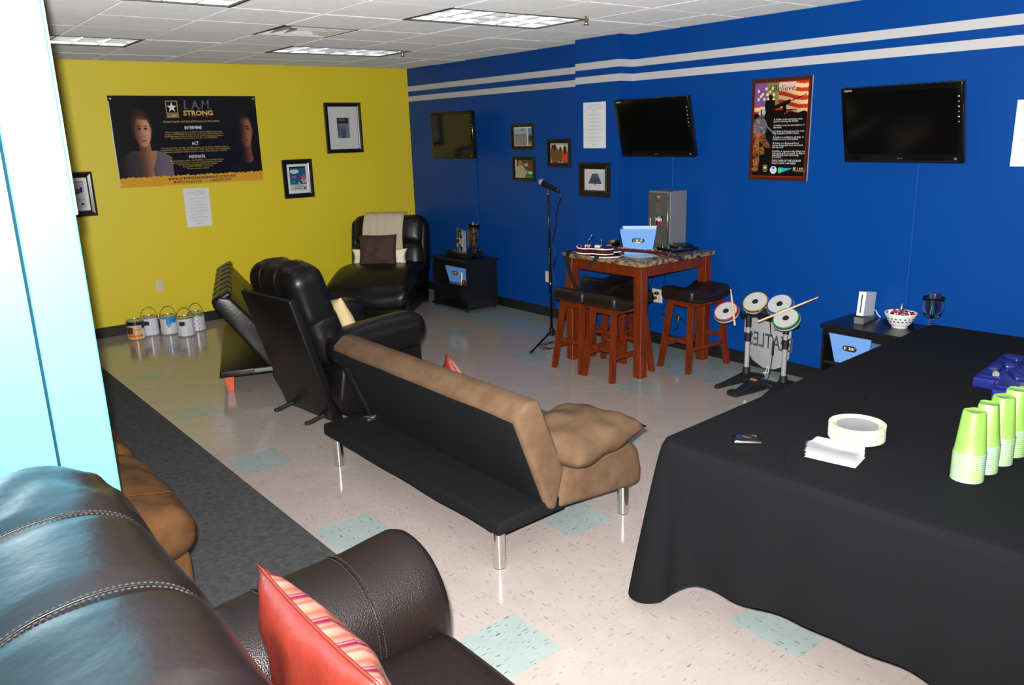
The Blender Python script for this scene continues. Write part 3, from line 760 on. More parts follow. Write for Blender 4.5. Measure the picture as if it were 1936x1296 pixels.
# ------------------------------------------------------------------ brown microfibre reclining sofa behind the column
bs = thing('reclining_sofa', 'brown microfibre reclining sofa half hidden behind the pale column', 'sofa', (-1.5, 1.75, 0))
O2 = Matrix.Translation((1.5, -1.75, 0))
def off2(bm): bm.transform(O2); return bm
bm = new(); b2(bm, (-2.0, 1.04, .05), (-1.01, 2.72, .36), .04, 3); obj('base', wob(off2(bm), .004, 2), M['suede2'], bs, 60)
for ya, yb in ((1.0, 1.85), (1.87, 2.72)):
    bm = new(); rbox(bm, (.75, yb - ya, .22), .09, 18, (.03, .02, .04), (-1.362, (ya + yb) / 2, .43)); s_ = obj('seat', wob(off2(bm), .005, 2.2), M['suede2'], bs, True)
    if ya < 1.5: obj('seam', tube(new(), [(-1.362 + 1.5 + .365 + .042 * math.cos(q) - .03, ya + .20 - 1.75 + .01 * math.sin(q * 3), .43 + .128 * math.sin(q)) for q in [PI * .55 * k / 10 - .2 for k in range(11)]] + [(-1.362 + 1.5 + .18, ya + .19 - 1.75, .43 + .158), (-1.362 + 1.5, ya + .18 - 1.75, .43 + .163)], .002, 5), M['suede2'], s_, True)
    pts = [(-1.335 + 1.5 + .374 * math.cos(a_) ** .5 * .99, ya + .17 - 1.75, .43 + .145 * math.sin(a_) - .005) for a_ in [PI * .5 * k / 12 for k in range(13)]]
    bm = new(); rbox(bm, (.34, yb - ya, .55), .10, 16, (.04, .01, .03), (-1.68, (ya + yb) / 2, .75)); obj('back_cushion', wob(off2(bm), .006, 2.2), M['suede2'], bs, True)
for ya in (1.02, 2.72):
    bm = new(); rbox(bm, (.62, .16, .26), .07, 14, (.02, .02, .02), (-1.62, ya, .56)); obj('arm_pad', wob(off2(bm), .005, 2.5), M['suede2'], bs, True)
# ------------------------------------------------------------------ bar table and stools
tb = thing('bar_table', 'square cherry wood bar table with a faux granite top by the blue wall', 'table', (3.165, 2.54, 0))
obj('tabletop', B((0, 0, .903), (.885, .885, .036), .006, 2), M['granite'], tb, 40)
for sx in (-1, 1):
    for sy in (-1, 1): obj('leg', B((sx * .385, sy * .385, .4425), (.078, .078, .885), .004, 1), M['cherry'], tb)
for s in (-1, 1):
    obj('apron', B((0, s * .40, .842), (.70, .024, .085), .002, 1), M['cherry'], tb); obj('apron', B((s * .40, 0, .842), (.024, .70, .085), .002, 1), M['cherry'], tb)
def stool(name, label, loc, rz=0):
    t = thing(name, label, 'stool', loc, rz, 'saddle stools around the bar table')
    bm = new(); rbox(bm, (.465, .345, .07), .033, 18, (.0, .0, .014), (0, 0, .594), fn=lambda p: p + Vector((0, 0, .050 * math.sin(PI * min(1, abs(p.x) / .2325) * .62) ** 2 * (1 if p.z > 0 else .35) - .012 + .006 * math.cos(p.x * 30))))
    s = obj('seat', bm, M['seatleather'], t, True)
    for sx in (-1, 1):
        for sy in (-1, 1):
            bm = new(); a = Vector((sx * .165, sy * .105, .572)); b = Vector((sx * .232, sy * .152, 0)); hw = .02
            A = [bm.verts.new(a + Vector((i * hw, j * hw, 0))) for i, j in ((-1, -1), (1, -1), (1, 1), (-1, 1))]; Bq = [bm.verts.new(b + Vector((i * hw * .95, j * hw * .95, 0))) for i, j in ((-1, -1), (1, -1), (1, 1), (-1, 1))]
            bm.faces.new(A); bm.faces.new(Bq[::-1])
            for k in range(4): bm.faces.new((A[k], A[(k + 1) % 4], Bq[(k + 1) % 4], Bq[k]))
            obj('leg', bm, M['cherry'], t)
    def at(sx, sy, z): f = 1 - z / .572; return Vector((sx * (.165 + .067 * f), sy * (.105 + .047 * f), z))
    for sy in (-1, 1):
        a, b = at(-1, sy, .19), at(1, sy, .19); obj('stretcher', B((a + b) / 2, ((b - a).length - .03, .018, .034), .002, 1), M['cherry'], t)
        a, b = at(-1, sy, .545), at(1, sy, .545); obj('apron', B((a + b) / 2, ((b - a).length - .03, .02, .05), .002, 1), M['cherry'], t)
    for sx in (-1, 1):
        a, b = at(sx, -1, .245), at(sx, 1, .245); obj('stretcher', B((a + b) / 2, (.018, (b - a).length - .03, .034), .002, 1), M['cherry'], t)
        a, b = at(sx, -1, .545), at(sx, 1, .545); obj('apron', B((a + b) / 2, (.02, (b - a).length - .03, .05), .002, 1), M['cherry'], t)
    return t
M['seatleather'] = mat('dark_stool_leather', (.010, .006, .005), .38, bump=('n', 120, .15))
st = stool('bar_stool', 'saddle stool standing apart on the drum side of the bar table', (3.36, 2.09, 0), R(-3))
dup(st, (2.745, 2.355, 0), R(1), 'saddle stool tucked against the front leg of the bar table')
dup(st, (2.735, 2.70, 0), R(2), 'saddle stool at the bar table side nearest the microphone stand')
dup(st, (3.21, 2.88, 0), R(-4), 'saddle stool under the bar table towards the blue wall')

# bins: tapered canvas boxes with an oval handle hole
def bin_(label, loc, rz, wt=.29, wb=.215, dt=.25, db=.195, h=.205, group='light blue storage bins'):
    t = thing('storage_bin', label, 'bin', loc, rz, group)
    def shell(i, zb, zt):
        f = lambda z: z / h
        return [[(s * ((wb + (wt - wb) * f(z)) / 2 - i), u * ((db + (dt - db) * f(z)) / 2 - i), z) for s, u in ((-1, -1), (1, -1), (1, 1), (-1, 1))] for z in (zb, zt)]
    bm = new(); o0, o1 = [[bm.verts.new(p) for p in r] for r in shell(0, 0, h)]; i0, i1 = [[bm.verts.new(p) for p in r] for r in shell(.006, .006, h)]
    bm.faces.new(o0[::-1]); bm.faces.new(i0).material_index = 1
    for k in range(4):
        l = (k + 1) % 4
        bm.faces.new((o0[k], o0[l], o1[l], o1[k])); bm.faces.new((o1[k], o1[l], i1[l], i1[k])); bm.faces.new((i0[l], i0[k], i1[k], i1[l])).material_index = 1
    obj('body', bm, [M['lblue'], M['lbluein']], t)
    # grommet ring and the dark oval opening in the front (-y) face
    tilt = math.atan2((dt - db) / 2, h); zc = h * .56; yc = -(db + (dt - db) * zc / h) / 2
    Mf = TR((0, yc, zc), (PI / 2 + tilt, 0, 0))
    oval = [((.030 + .016 * math.cos(a)) if math.cos(a) >= 0 else (-.030 + .016 * math.cos(a)), .016 * math.sin(a), 0) for a in [2 * PI * (k + .5) / 24 for k in range(24)]]
    bm = new(); bm.faces.new([bm.verts.new((x, y, .0012)) for x, y, z in oval]); bm.transform(Mf); obj('handle_hole', bm, M['darkgap'], t)
    bm = new(); tube(bm, [(x, y, .002) for x, y, z in oval], .0042, 6, closed=True); bm.transform(Mf); obj('grommet', bm, M['steelring'], t, True)
    for k in range(7):   # what shows through the hole: case spines
        bm = new(); box(bm, (-.034 + k * .0112, 0, .0018), (.008, .022 - .004 * (k % 3), .0012)); bm.transform(Mf)
        obj('case_spine', bm, M[('gwhite', 'red', 'blackplastic', 'mat', 'yel', 'gwhite', 'red')[k] if rz < -1 else ('grn', 'blu', 'gwhite', 'yel', 'blu', 'gwhite', 'grn')[k]], t)
    return t
M['steelring'] = mat('dark_chrome_ring', (.12, .12, .13), .2, 1)
u_ang = math.atan2(-.16, .13)
bn = bin_('light blue canvas bin of game cases on the bar table', (3.115, 2.485, .921), u_ang)
cases = random.Random(3)
def case(x, y, z0, p, i, w_=.016):
    return
for k in range(9):
    o = obj('game_case', B((0, 0, 0), (.0145, .15, .15), .001, 1), M[('gwhite', 'red', 'blackplastic', 'gwhite', 'mat', 'blu', 'gwhite', 'lightgrey', 'red')[k]])
    dv = Vector((-.072 + k * .018, 0, .080 + (.010 if k % 2 else .0)))
    o.location = Vector((3.115, 2.485, .924)) + Matrix.Rotation(u_ang, 3, 'Z') @ dv; o.rotation_euler = (0, R(2 * ((k % 3) - 1)), u_ang)
    tag(o, ORD[k] + ' upright game case from one end in the bar table bin', 'game case', 'game cases in the bar table bin')
# small steel locker
lk = thing('mini_locker', 'small grey steel locker standing on the bar table against the wall', 'locker', (3.43, 2.465, .921))
bm = new(); b2(bm, (-.095, -.115, 0), (.11, .115, .482), .003, 1); obj('body', bm, M['greyside'], lk)
dr = obj('door', BB((-.103, -.100, .012), (-.094, .103, .468), .002, 1), M['grey'], lk)
for s in (-1, 1): obj('front_frame', BB((-.101, s * .1085 - .0065, 0), (-.094, s * .1085 + .0065, .482), .001, 1), M['grey'], lk)
for zz in [.375 - k * .017 for k in range(5)] + [.135 - k * .017 for k in range(5)]:
    bm = new(); prism(bm, [(-.103, zz), (-.110, zz - .004), (-.103, zz - .006)], -.028, .032, 'y'); obj('louver', bm, M['greyside'], dr)
bm = new(); tube(bm, spline([(-.104, .072, .262), (-.118, .075, .258), (-.120, .075, .21), (-.116, .068, .178), (-.106, .058, .172)], 5), .0055, 8); obj('handle', bm, M['steel'], dr, True)
bm = new(); lathe(bm, [(0, -.104 * 0), (.011, 0), (.011, .014), (0, .014)], 14, M=TR((-.103, .088, .165), (0, -PI / 2, 0))); obj('lock', bm, M['steel'], dr, 40)
obj('hinge_rod', tube(new(), [(-.105, -.099, .03), (-.105, -.099, .45)], .0035, 6), M['steel'], dr, True)
WALLR = Matrix(((0, 0, -1, 0), (-1, 0, 0, 0), (0, 1, 0, 0), (0, 0, 0, 1)))      # text plane facing -x
def onlk(y, z, x=-.1042): return TR((x, y, z)) @ WALLR
bm = new(); box(bm, (0, 0, 0), (.026, .026, .0012)); bm.transform(onlk(.0, .437)); sk = obj('badge', bm, M['red'], dr)
obj('lettering', text_bm('2K', .014, onlk(.0, .437, -.1052), bold=.0006), M['gwhite'], sk)
bm = new(); lathe(bm, [(0, 0), (.015, 0), (.013, .003), (0, .004)], 18, M=onlk(.003, .405) @ Matrix.Scale(.65, 4, (0, 1, 0))); obj('name_plate', bm, M['steel'], dr, 40)
bm = new(); box(bm, (0, 0, 0), (.070, .074, .0012)); bm.transform(onlk(-.012, .245)); sk = obj('sticker', bm, M['blackplastic'], dr)
obj('lettering', text_bm('NBA', .042, onlk(-.004, .252, -.1053), sx=.85, bold=.0014), M['gwhite'], sk)
bm = new(); box(bm, (0, 0, 0), (.060, .028, .001)); bm.transform(onlk(-.022, .224, -.1052)); sr = obj('red_band', bm, M['red'], sk)
obj('lettering', text_bm('2K10', .027, onlk(-.023, .224, -.1062), sx=.95, bold=.0006), M['blackink'], sk)
obj('lettering', text_bm('2K SPORTS', .009, onlk(-.006, .276, -.1055)), M['gwhite'], sk)

# toy guitars
def guitar_outline(s=1):
    P = [(0, .035), (.03, .105), (.09, .125), (.15, .095), (.20, .100), (.26, .085), (.30, .03)]
    up = spline([(a, b, 0) for a, b in P], 5); pts = [(p.x * s, p.y * s) for p in up]
    return pts + [(a, -b) for a, b in pts[::-1]]
def guitar(name, label, loc, rz, zt, bodym, rim):
    t = thing(name, label, 'toy guitar', loc, rz, 'toy guitar controllers'); t.rotation_euler = (0, 0, rz)
    o = guitar_outline()
    bm = new(); prism(bm, o, .006, .044, 'z', 0); b = obj('body', bm, M[bodym], t)
    for z in (.003, .042):
        bm = new(); prism(bm, [(x * 1.015 - .002, y * 1.03) for x, y in o], z - .003, z + .005, 'z', .002, 1); obj('binding', bm, M[rim], b)
    bm = new(); prism(bm, [(x * .93 + .01, y * .9) for x, y in o], .044, .0485, 'z'); obj('face', bm, M['burg' if bodym == 'burg' else 'gloss'], b)
    nk = obj('neck', BB((.29, -.021, .03), (.70, .021, .052), .006, 2), M['burg' if bodym == 'burg' else 'blackplastic'], t)
    for k, c in enumerate(('grn', 'red', 'yel', 'blu', 'orange')):
        for x0 in (.66, .40): obj('fret_button', BB((x0 - k * .027 * (1 if x0 > .5 else .55) - .009, -.019, .050), (x0 - k * .027 * (1 if x0 > .5 else .55) + .009, .023, .0555), .002, 1), M[c], nk)
    bm = new(); prism(bm, [(.69, -.025), (.72, -.045), (.82, -.040), (.84, -.01), (.82, .045), (.73, .04), (.69, .022)], -.004, .014, 'z', .003, 1)
    for vv in bm.verts: vv.co.z += .036 - (vv.co.x - .69) * .28
    hd = obj('headstock', bm, M['burg' if bodym == 'burg' else 'blackplastic'], t)
    for k in range(3):
        for s in (-1, 1):
            bm = new(); lathe(bm, [(0, -.004), (.007, -.004), (.007, .01), (0, .01)], 10, (.735 + k * .032, s * .05, .03 - k * .009)); obj('tuning_peg', bm, M['chrome'], hd, 40)
    bm = new(); box(bm, (.17, 0, .054), (.045, .06, .014), .004); obj('strum_bar', bm, M['gwhite'], t)
    bm = new(); box(bm, (.09, -.01, .053), (.04, .06, .010), .003); obj('bridge', bm, M['gwhite'], t)
    bm = new(); tube(bm, [(.075, .03, .055), (.085, .033, .09), (.10, .036, .115)], .003, 8); tube(bm, [(.10, .036, .112), (.108, .037, .135)], [.0045, .006], 8); obj('whammy_bar', bm, M['chrome'], t, True)
    for k in range(2):
        bm = new(); lathe(bm, [(0, 0), (.011, 0), (.009, .012), (0, .012)], 12, (.05 + k * .05, -.07, .048)); obj('knob', bm, M['blackplastic'], t, 40)
    return t
ga = math.atan2(-.61, .39)
g1 = guitar('toy_guitar', 'burgundy toy guitar with white edges lying across the bar table', (2.625, 2.70, .969), ga, 0, 'burg', 'gwhite'); g1.rotation_euler = (0, R(3.4), ga)
g2 = guitar('toy_guitar', 'black toy guitar underneath the burgundy one', (2.735, 2.50, .921), R(38), 0, 'gloss', 'gwhite')
def strap(pts, wv, name, label):
    bm = new(); P = spline(pts, 6); wv = Vector(wv)
    rows = [[bm.verts.new(p + wv * s) for s in (-1, 1)] for p in P]
    for a, b in zip(rows, rows[1:]): bm.faces.new((a[0], a[1], b[1], b[0]))
    bmesh.ops.solidify(bm, geom=bm.faces[:], thickness=.002)
    return tag(obj(name, bm, M['strapgrey'], None, True), label, 'strap')
M['strapgrey'] = mat('dark_grey_strap', (.028, .027, .026), .85)
strap([(2.69, 2.72, .975), (2.66, 2.77, .965), (2.69, 2.86, .945), (2.68, 2.88, .87), (2.69, 2.86, .78), (2.70, 2.83, .70), (2.71, 2.80, .65)], (.012, -.014, 0), 'guitar_strap', 'long grey guitar strap hanging down past the far left table leg')
strap([(2.73, 2.56, .965), (2.705, 2.545, .94), (2.69, 2.56, .905), (2.685, 2.60, .86), (2.69, 2.62, .835)], (.013, -.015, 0), 'guitar_strap', 'short grey guitar strap end hanging over the granite edge')
# turntable controller
tt = thing('turntable_controller', 'black toy turntable controller with chrome knobs on the bar table corner', 'game controller', (3.30, 2.235, .921), R(-12))
bm = new(); b2(bm, (-.135, -.10, .022), (.135, .10, .05), .006, 2); bd = obj('body', bm, M['gloss'], tt, 40)
obj('edge_trim', BB((-.132, -.1025, .042), (.05, -.099, .049), .001, 1), M['steel'], bd)
bm = new(); lathe(bm, [(0, .05), (.10, .05), (.102, .062), (.096, .067), (.03, .066), (.028, .069), (0, .069)], 40, (.04, .02, 0)); pl = obj('platter', bm, M['blackplastic'], tt, 40)
for k, c in enumerate(('grn', 'red', 'blu')): 
    bm = new(); lathe(bm, [(0, .066), (.011, .066), (.011, .0695), (0, .0695)], 14, (.04 + .07 * math.cos(2.6 + k * .5), .02 + .07 * math.sin(2.6 + k * .5), 0)); obj('pad_button', bm, M[c], pl, 40)
bm = new(); tube(bm, [(.04, .02, .068), (.04, .02, .085)], .003, 8); obj('spindle', bm, M['chrome'], pl, True)
for x, y in ((-.11, -.075), (.115, -.075), (-.11, .075), (.115, .075)):
    bm = new(); lathe(bm, [(0, 0), (.012, 0), (.014, .008), (.009, .012), (.009, .018), (.013, .022), (0, .024)], 16, (x, y, 0)); obj('foot', bm, M['chrome'], tt, 40)
for x, y in ((-.105, .06), (-.085, .02), (-.115, -.03)):
    bm = new(); lathe(bm, [(0, .05), (.010, .05), (.009, .072), (0, .074)], 14, (x, y, 0)); obj('knob', bm, M['chrome'], tt, 40)
def sheet(name, label, cat, pts, z, m, th=.0012, group=None):
    bm = new(); prism(bm, pts, z, z + th, 'z'); return tag(obj(name, bm, M[m]), label, cat, group)
sheet('magazine', 'dark booklet under the paper near the bar table front corner', 'magazine', [(2.83, 2.44), (2.80, 2.16), (2.98, 2.135), (3.02, 2.37)], .9212, 'magcover', .004)
M_ = None
sheet('paper_sheet', 'blank white paper sheet lying on the booklet by the blue bin', 'paper', [(2.90, 2.50), (2.85, 2.30), (3.05, 2.215), (3.10, 2.33)], .9256, 'paper')

# microphone stand
ms = thing('microphone_stand', 'black microphone stand with folding tripod feet by the bar table', 'microphone stand', (3.05, 3.505, 0))
obj('pole', tube(new(), [(0, 0, .08), (-.006, .004, .85)], .0125, 14), M['gloss'], ms, True)
obj('upper_pole', tube(new(), [(-.006, .004, .80), (-.010, .006, 1.37)], .009, 12), M['blackplastic'], ms, True)
bm = new(); tube(bm, [(-.006, .004, .83), (-.006, .004, .88)], .018, 14); obj('clutch', bm, M['blackplastic'], ms, 40)
obj('collar', tube(new(), [(-.010, .006, 1.355), (-.010, .006, 1.363)], .015, 14), M['chrome'], ms, 40)
bm = new(); tube(bm, [(-.010, .006, 1.363), (-.010, .006, 1.395)], .011, 12); obj('clip', bm, M['blackplastic'], ms, 40)
obj('hub', tube(new(), [(0, 0, .055), (0, 0, .13)], .022, 14), M['blackplastic'], ms, 40)
for dx, dy in ((-.42, -.20), (-.14, -.50), (.26, .20)):
    l = obj('leg', tube(new(), [(0, 0, .10), (dx * .5, dy * .5, .055), (dx, dy, .012)], .0095, 10), M['gloss'], ms, True)
    d_ = Vector((dx, dy, 0)).normalized() * .03
    obj('foot', tube(new(), [(dx - d_.x, dy - d_.y, .0155), (dx + d_.x * .4, dy + d_.y * .4, .0135)], .0135, 10), M['rubber'], l, 40)
mc = thing('microphone', 'black microphone with silver grille clipped to the stand', 'microphone', (3.04, 3.511, 1.412))
a = Vector((.012, .108, .052)); b = Vector((.02, -.125, -.020)); d_ = (a - b).normalized()
def lerp(t): return a + (b - a) * t
obj('handle', tube(new(), [lerp(.12), lerp(.2), lerp(.55), lerp(.9), lerp(1)], [.026, .024, .0195, .0155, .013], 16), M['blackplastic'], mc, True)
obj('grille', tube(new(), [lerp(-.04), lerp(-.03), lerp(0.0), lerp(.06), lerp(.11), lerp(.13)], [.010, .022, .029, .030, .027, .024], 18), M['silvermesh'], mc, True)
M_cable = [(3.06, 3.386, 1.392), (3.065, 3.37, 1.34), (3.06, 3.40, 1.26), (3.06, 3.425, 1.18), (3.06, 3.43, 1.10), (3.06, 3.46, 1.0), (3.065, 3.485, .92), (3.07, 3.455, .8), (3.068, 3.488, .68), (3.075, 3.46, .5), (3.06, 3.485, .36), (3.07, 3.46, .2), (3.04, 3.44, .06)]
cp = spline(M_cable, 6)
rr = random.Random(5)
loop = [(3.02, 3.42, .02)] + [(2.93 + .15 * math.cos(k * 1.25) * (1 - .04 * k) + rr.uniform(-.03, .03), 3.36 + .09 * math.sin(k * 1.25) + rr.uniform(-.02, .02), .006 + .003 * (k % 3)) for k in range(15)]
tag(obj('microphone_cable', tube(new(), cp + spline(loop, 6), .0032, 6), M['blackplastic'], None, True), 'thin black microphone cable hanging from the stand and coiled on the floor', 'cable')

# ------------------------------------------------------------------ toy drum kit
dk = thing('toy_drum_kit', 'toy drum kit with four white pads on grey posts', 'drum kit', (3.26, 1.375, 0))
nrm = Vector((-math.sin(R(40)), -.10, math.cos(R(40)))).normalized()
def padM(c, rzx=0):
    z = nrm; x = Vector((0, 1, 0)).cross(z).normalized(); y = z.cross(x); return Matrix.Translation(c) @ Matrix((x, y, z)).transposed().to_4x4()
for (x, y, z), c in (((-.075, .285, .545), 'red'), ((.01, .09, .632), 'yel'), ((.01, -.115, .645), 'blu'), ((-.09, -.235, .575), 'grn')):
    Mp = padM((x, y, z))
    bm = new(); lathe(bm, [(0, -.036), (.088, -.036), (.094, -.028), (.096, -.004), (.092, .004), (.086, .006), (0, .002)], 40, M=Mp); pd = obj('drum_pad', bm, M['padshell'], dk, 30)
    bm = new(); lathe(bm, [(0, .0062), (.083, .0062), (.083, .003), (0, .003)], 40, M=Mp); obj('pad_surface', bm, M['drum'], pd, 30)
    bm = new(); lathe(bm, [(.083, .004), (.0835, .0082), (.089, .0082), (.091, .004)], 40, M=Mp); obj('coloured_ring', bm, M[c], pd, 30)
    bm = new(); lathe(bm, [(0, .0062), (.023, .0062), (.022, .0075), (0, .0078)], 24, M=Mp); obj('pad_centre', bm, M['rubber'], pd, 30)
    bm = new(); lathe(bm, [(.0945, -.024), (.0975, -.022), (.0975, -.012), (.0945, -.010)], 40, M=Mp); obj('rim_band', bm, M['lightgrey'], pd, 30)
    bm = new(); tube(bm, [Mp @ Vector((0, 0, -.03)), Vector((.03, y * .78, .53))], .014, 8); obj('pad_arm', bm, M['rubber'], dk, True)
bm = new(); tube(bm, [(.03, -.26, .50), (.035, -.1, .53), (.035, .1, .53), (.03, .22, .50)], .017, 10); obj('crossbar', bm, M['rubber'], dk, True)
bm = new(); rbox(bm, (.09, .15, .08), .03, 8, M=TR((.01, -.01, .555), (0, R(-38), 0))); cb = obj('control_box', bm, M['blackplastic'], dk, True)
bm = new(); lathe(bm, [(0, 0), (.008, 0), (.008, .004), (0, .004)], 12, M=TR((-.03, .02, .59), (0, R(-38), 0))); obj('button', bm, M['lightgrey'], cb)
for y in (.155, -.165):
    obj('post', tube(new(), [(.03, y, .10), (.03, y, .345)], .0185, 18), M['alu'], dk, 40)
    obj('upper_post', tube(new(), [(.03, y, .34), (.03, y, .44)], .0155, 18), M['alu'], dk, 40)
    bm = new(); tube(bm, [(.03, y, .318), (.03, y, .385)], .024, 16); box(bm, (.005, y, .375), (.03, .02, .02), .004); obj('height_clamp', bm, M['rubber'], dk, 40)
    obj('post_socket', tube(new(), [(.03, y, .43), (.03, y, .52)], .021, 14), M['rubber'], dk, 40)
    bm = new(); tube(bm, [(.03, y, .04), (.03, y, .115)], [.034, .026], 14); obj('foot_socket', bm, M['rubber'], dk, 40)
    s = 1 if y > 0 else -1
    bm = new(); prism(bm, [(-.29, 0), (-.29, .022), (-.22, .032), (.02, .07), (.06, .07), (.20, .03), (.22, 0)], -.026, .026, 'y', .006, 2)
    for vv in bm.verts: vv.co.y *= .75 + .5 * max(0, 1 - abs(vv.co.x - .03) / .2)
    bm.transform(TR((0, y, 0), (0, 0, R(s * -8)))); obj('foot_beam', bm, M['rubber'], dk, 40)
bm = new(); b2(bm, (-.03, -.16, .0), (.06, .15, .045), .01, 2); obj('base_bar', bm, M['rubber'], dk, 40)
pm = TR((-.20, -.015, 0), (0, 0, R(-8)))
bm = new(); prism(bm, [(-.16, 0), (-.16, .034), (-.13, .042), (-.06, .03), (.16, .05), (.17, 0)], -.045, .045, 'y', .008, 2, M=pm); pe = obj('pedal_base', bm, M['rubber'], dk, 40)
bm = new(); prism(bm, [(-.125, -.034), (.06, -.040), (.11, -.034), (.13, 0), (.11, .034), (.06, .040), (-.125, .034)], 0, .008, 'z', .002, 1, M=pm @ TR((0, 0, .052), (0, R(-20), 0)) @ TR((.0, 0, .0))); pp = obj('pedal_plate', bm, M['steelblue'], pe, 40)
bm = new(); prism(bm, [(.065, -.03), (.085, -.03), (.085, .03), (.065, .03)], .0082, .010, 'z', M=pm @ TR((0, 0, .052), (0, R(-20), 0))); obj('pedal_label', bm, M['orange'], pe)
def stick(label, a, b):
    a, b = Vector(a), Vector(b); q = [a + (b - a) * t for t in (0, .02, .75, .93, .95, .985, 1)]
    tag(obj('drumstick', tube(new(), q, [.006, .0075, .0075, .0042, .0048, .0052, .002], 10), M['stick'], None, True), label, 'drumstick', 'drumsticks on the toy drum kit')
stick('upright pale drumstick between the red and yellow drum pads', (3.115, 1.525, .468), (3.215, 1.648, .715))
stick('pale drumstick lying across the blue and green drum pads', (3.06, 1.295, .545), (3.33, .995, .725))
# grey drawstring bag hanging behind the drums
bgt = thing('drawstring_bag', 'grey drawstring bag with mirrored dark lettering leaning on the wall behind the drums', 'bag', (3.60, 1.58, 0))
bm = new(); prism(bm, [(-.20, .14), (-.16, .07), (-.08, .03), (.02, .025), (.12, .07), (.19, .16), (.22, .30), (.215, .44), (.20, .50), (-.17, .50), (-.205, .40)], -.012, .008, 'x', .006, 2)
bm.transform(TR((.015, 0, .0), (0, R(3), 0))); bag = obj('body', bm, M['bag'], bgt, 40)
def onbag(y, z): return TR((-.004 + z * .052, y, z)) @ Matrix(((0, 0, -1, 0), (1, 0, 0, 0), (0, 1, 0, 0), (0, 0, 0, 1)))
obj('lettering', text_bm('BEATLES', .165, onbag(-.035, .245), sx=.66, bold=.002), M['bagink'], bag)
obj('lettering', text_bm('THE', .07, onbag(-.11, .365), sx=.8, bold=.001), M['bagink'], bag)
obj('drawstring', tube(new(), spline([(-.006, -.03, .05), (-.03, -.035, .012), (-.04, -.02, .005), (-.02, -.05, .006), (-.01, -.04, .05)], 5), .0025, 6), M['gwhite'], bgt, True)
bm = new(); tube(bm, spline([(3.27, 1.335, .53), (3.33, 1.36, .4), (3.36, 1.355, .33), (3.35, 1.36, .12), (3.30, 1.35, .045)], 6), .0035, 6); box(bm, (3.36, 1.355, .28), (.014, .014, .11), .004)
tag(obj('drum_cable', bm, M['rubber'], None, True), 'thin black cable with a moulded bulge hanging between the drum posts', 'cable')

# ------------------------------------------------------------------ television stands
def stand(label, loc, rz, w, d, h, shelf, back=True):
    # open front faces -x; w along y
    t = thing('media_stand', label, 'media stand', loc, rz, 'black media stands')
    obj('top', B((0, 0, h - .012), (d + .02, w + .03, .024), .003, 1), M['blackwood'], t)
    for s in (-1, 1):
        sd = obj('side_panel', B((0, s * (w / 2 - .009), (h - .024 + .04) / 2 + .004), (d, .018, h - .06), .001, 1), M['blackwood'], t)
        for k in range(4): obj('shelf_pin_hole', B((-d / 2 + .03, s * (w / 2 - .019), .16 + k * .04), (.004, .002, .004)), M['steel'], sd)
    obj('back_panel', B((d / 2 - .004, 0, h / 2), (.006, w - .04, h - .08)), M['blackwood'], t)
    obj('shelf', B((0, 0, shelf), (d - .02, w - .038, .018), .001, 1), M['shelfblack'], t)
    obj('base_panel', B((-.012, 0, .045), (d + .03, w + .02, .022), .003, 1), M['blackwood'], t)
    obj('valance', B((-d / 2 + .012, 0, h - .05), (.014, w - .038, .05)), M['blackwood'], t)
    for sx in (-1, 1):
        for sy in (-1, 1):
            bm = new(); lathe(bm, [(0, -.01), (.014, -.01), (.017, 0), (.014, .01), (0, .01)], 12, M=TR((sx * (d / 2 - .02) - .008, sy * (w / 2 - .03), .0175), (PI / 2, 0, 0))); obj('caster', bm, M['rubber'], t, 40)
    return t
M['shelfblack'] = mat('satin_black_shelf', (.010, .010, .012), .22)
stand('black media stand in the corner beside the leather recliner', (3.405, 5.375, 0), 0, .67, .41, .568, .285)
bin_('light blue canvas bin on the corner stand shelf', (3.39, 5.40, .294), R(-90) - .05 - 1e-3 + R(10), .30, .22, .24, .19, .19)
for k in range(6):
    o = obj('game_case', B((0, 0, 0), (.016, .14, .13), .001, 1), M[('blackplastic', 'mat', 'cherry', 'blackplastic', 'gwhite', 'lightgrey')[k]])
    o.location = (3.39, 5.47 - k * .028, .294 + .113); o.rotation_euler = (0, R(3), R(-83)); tag(o, ORD[k] + ' game case from one end in the corner stand bin', 'game case', 'game cases in the corner stand bin')
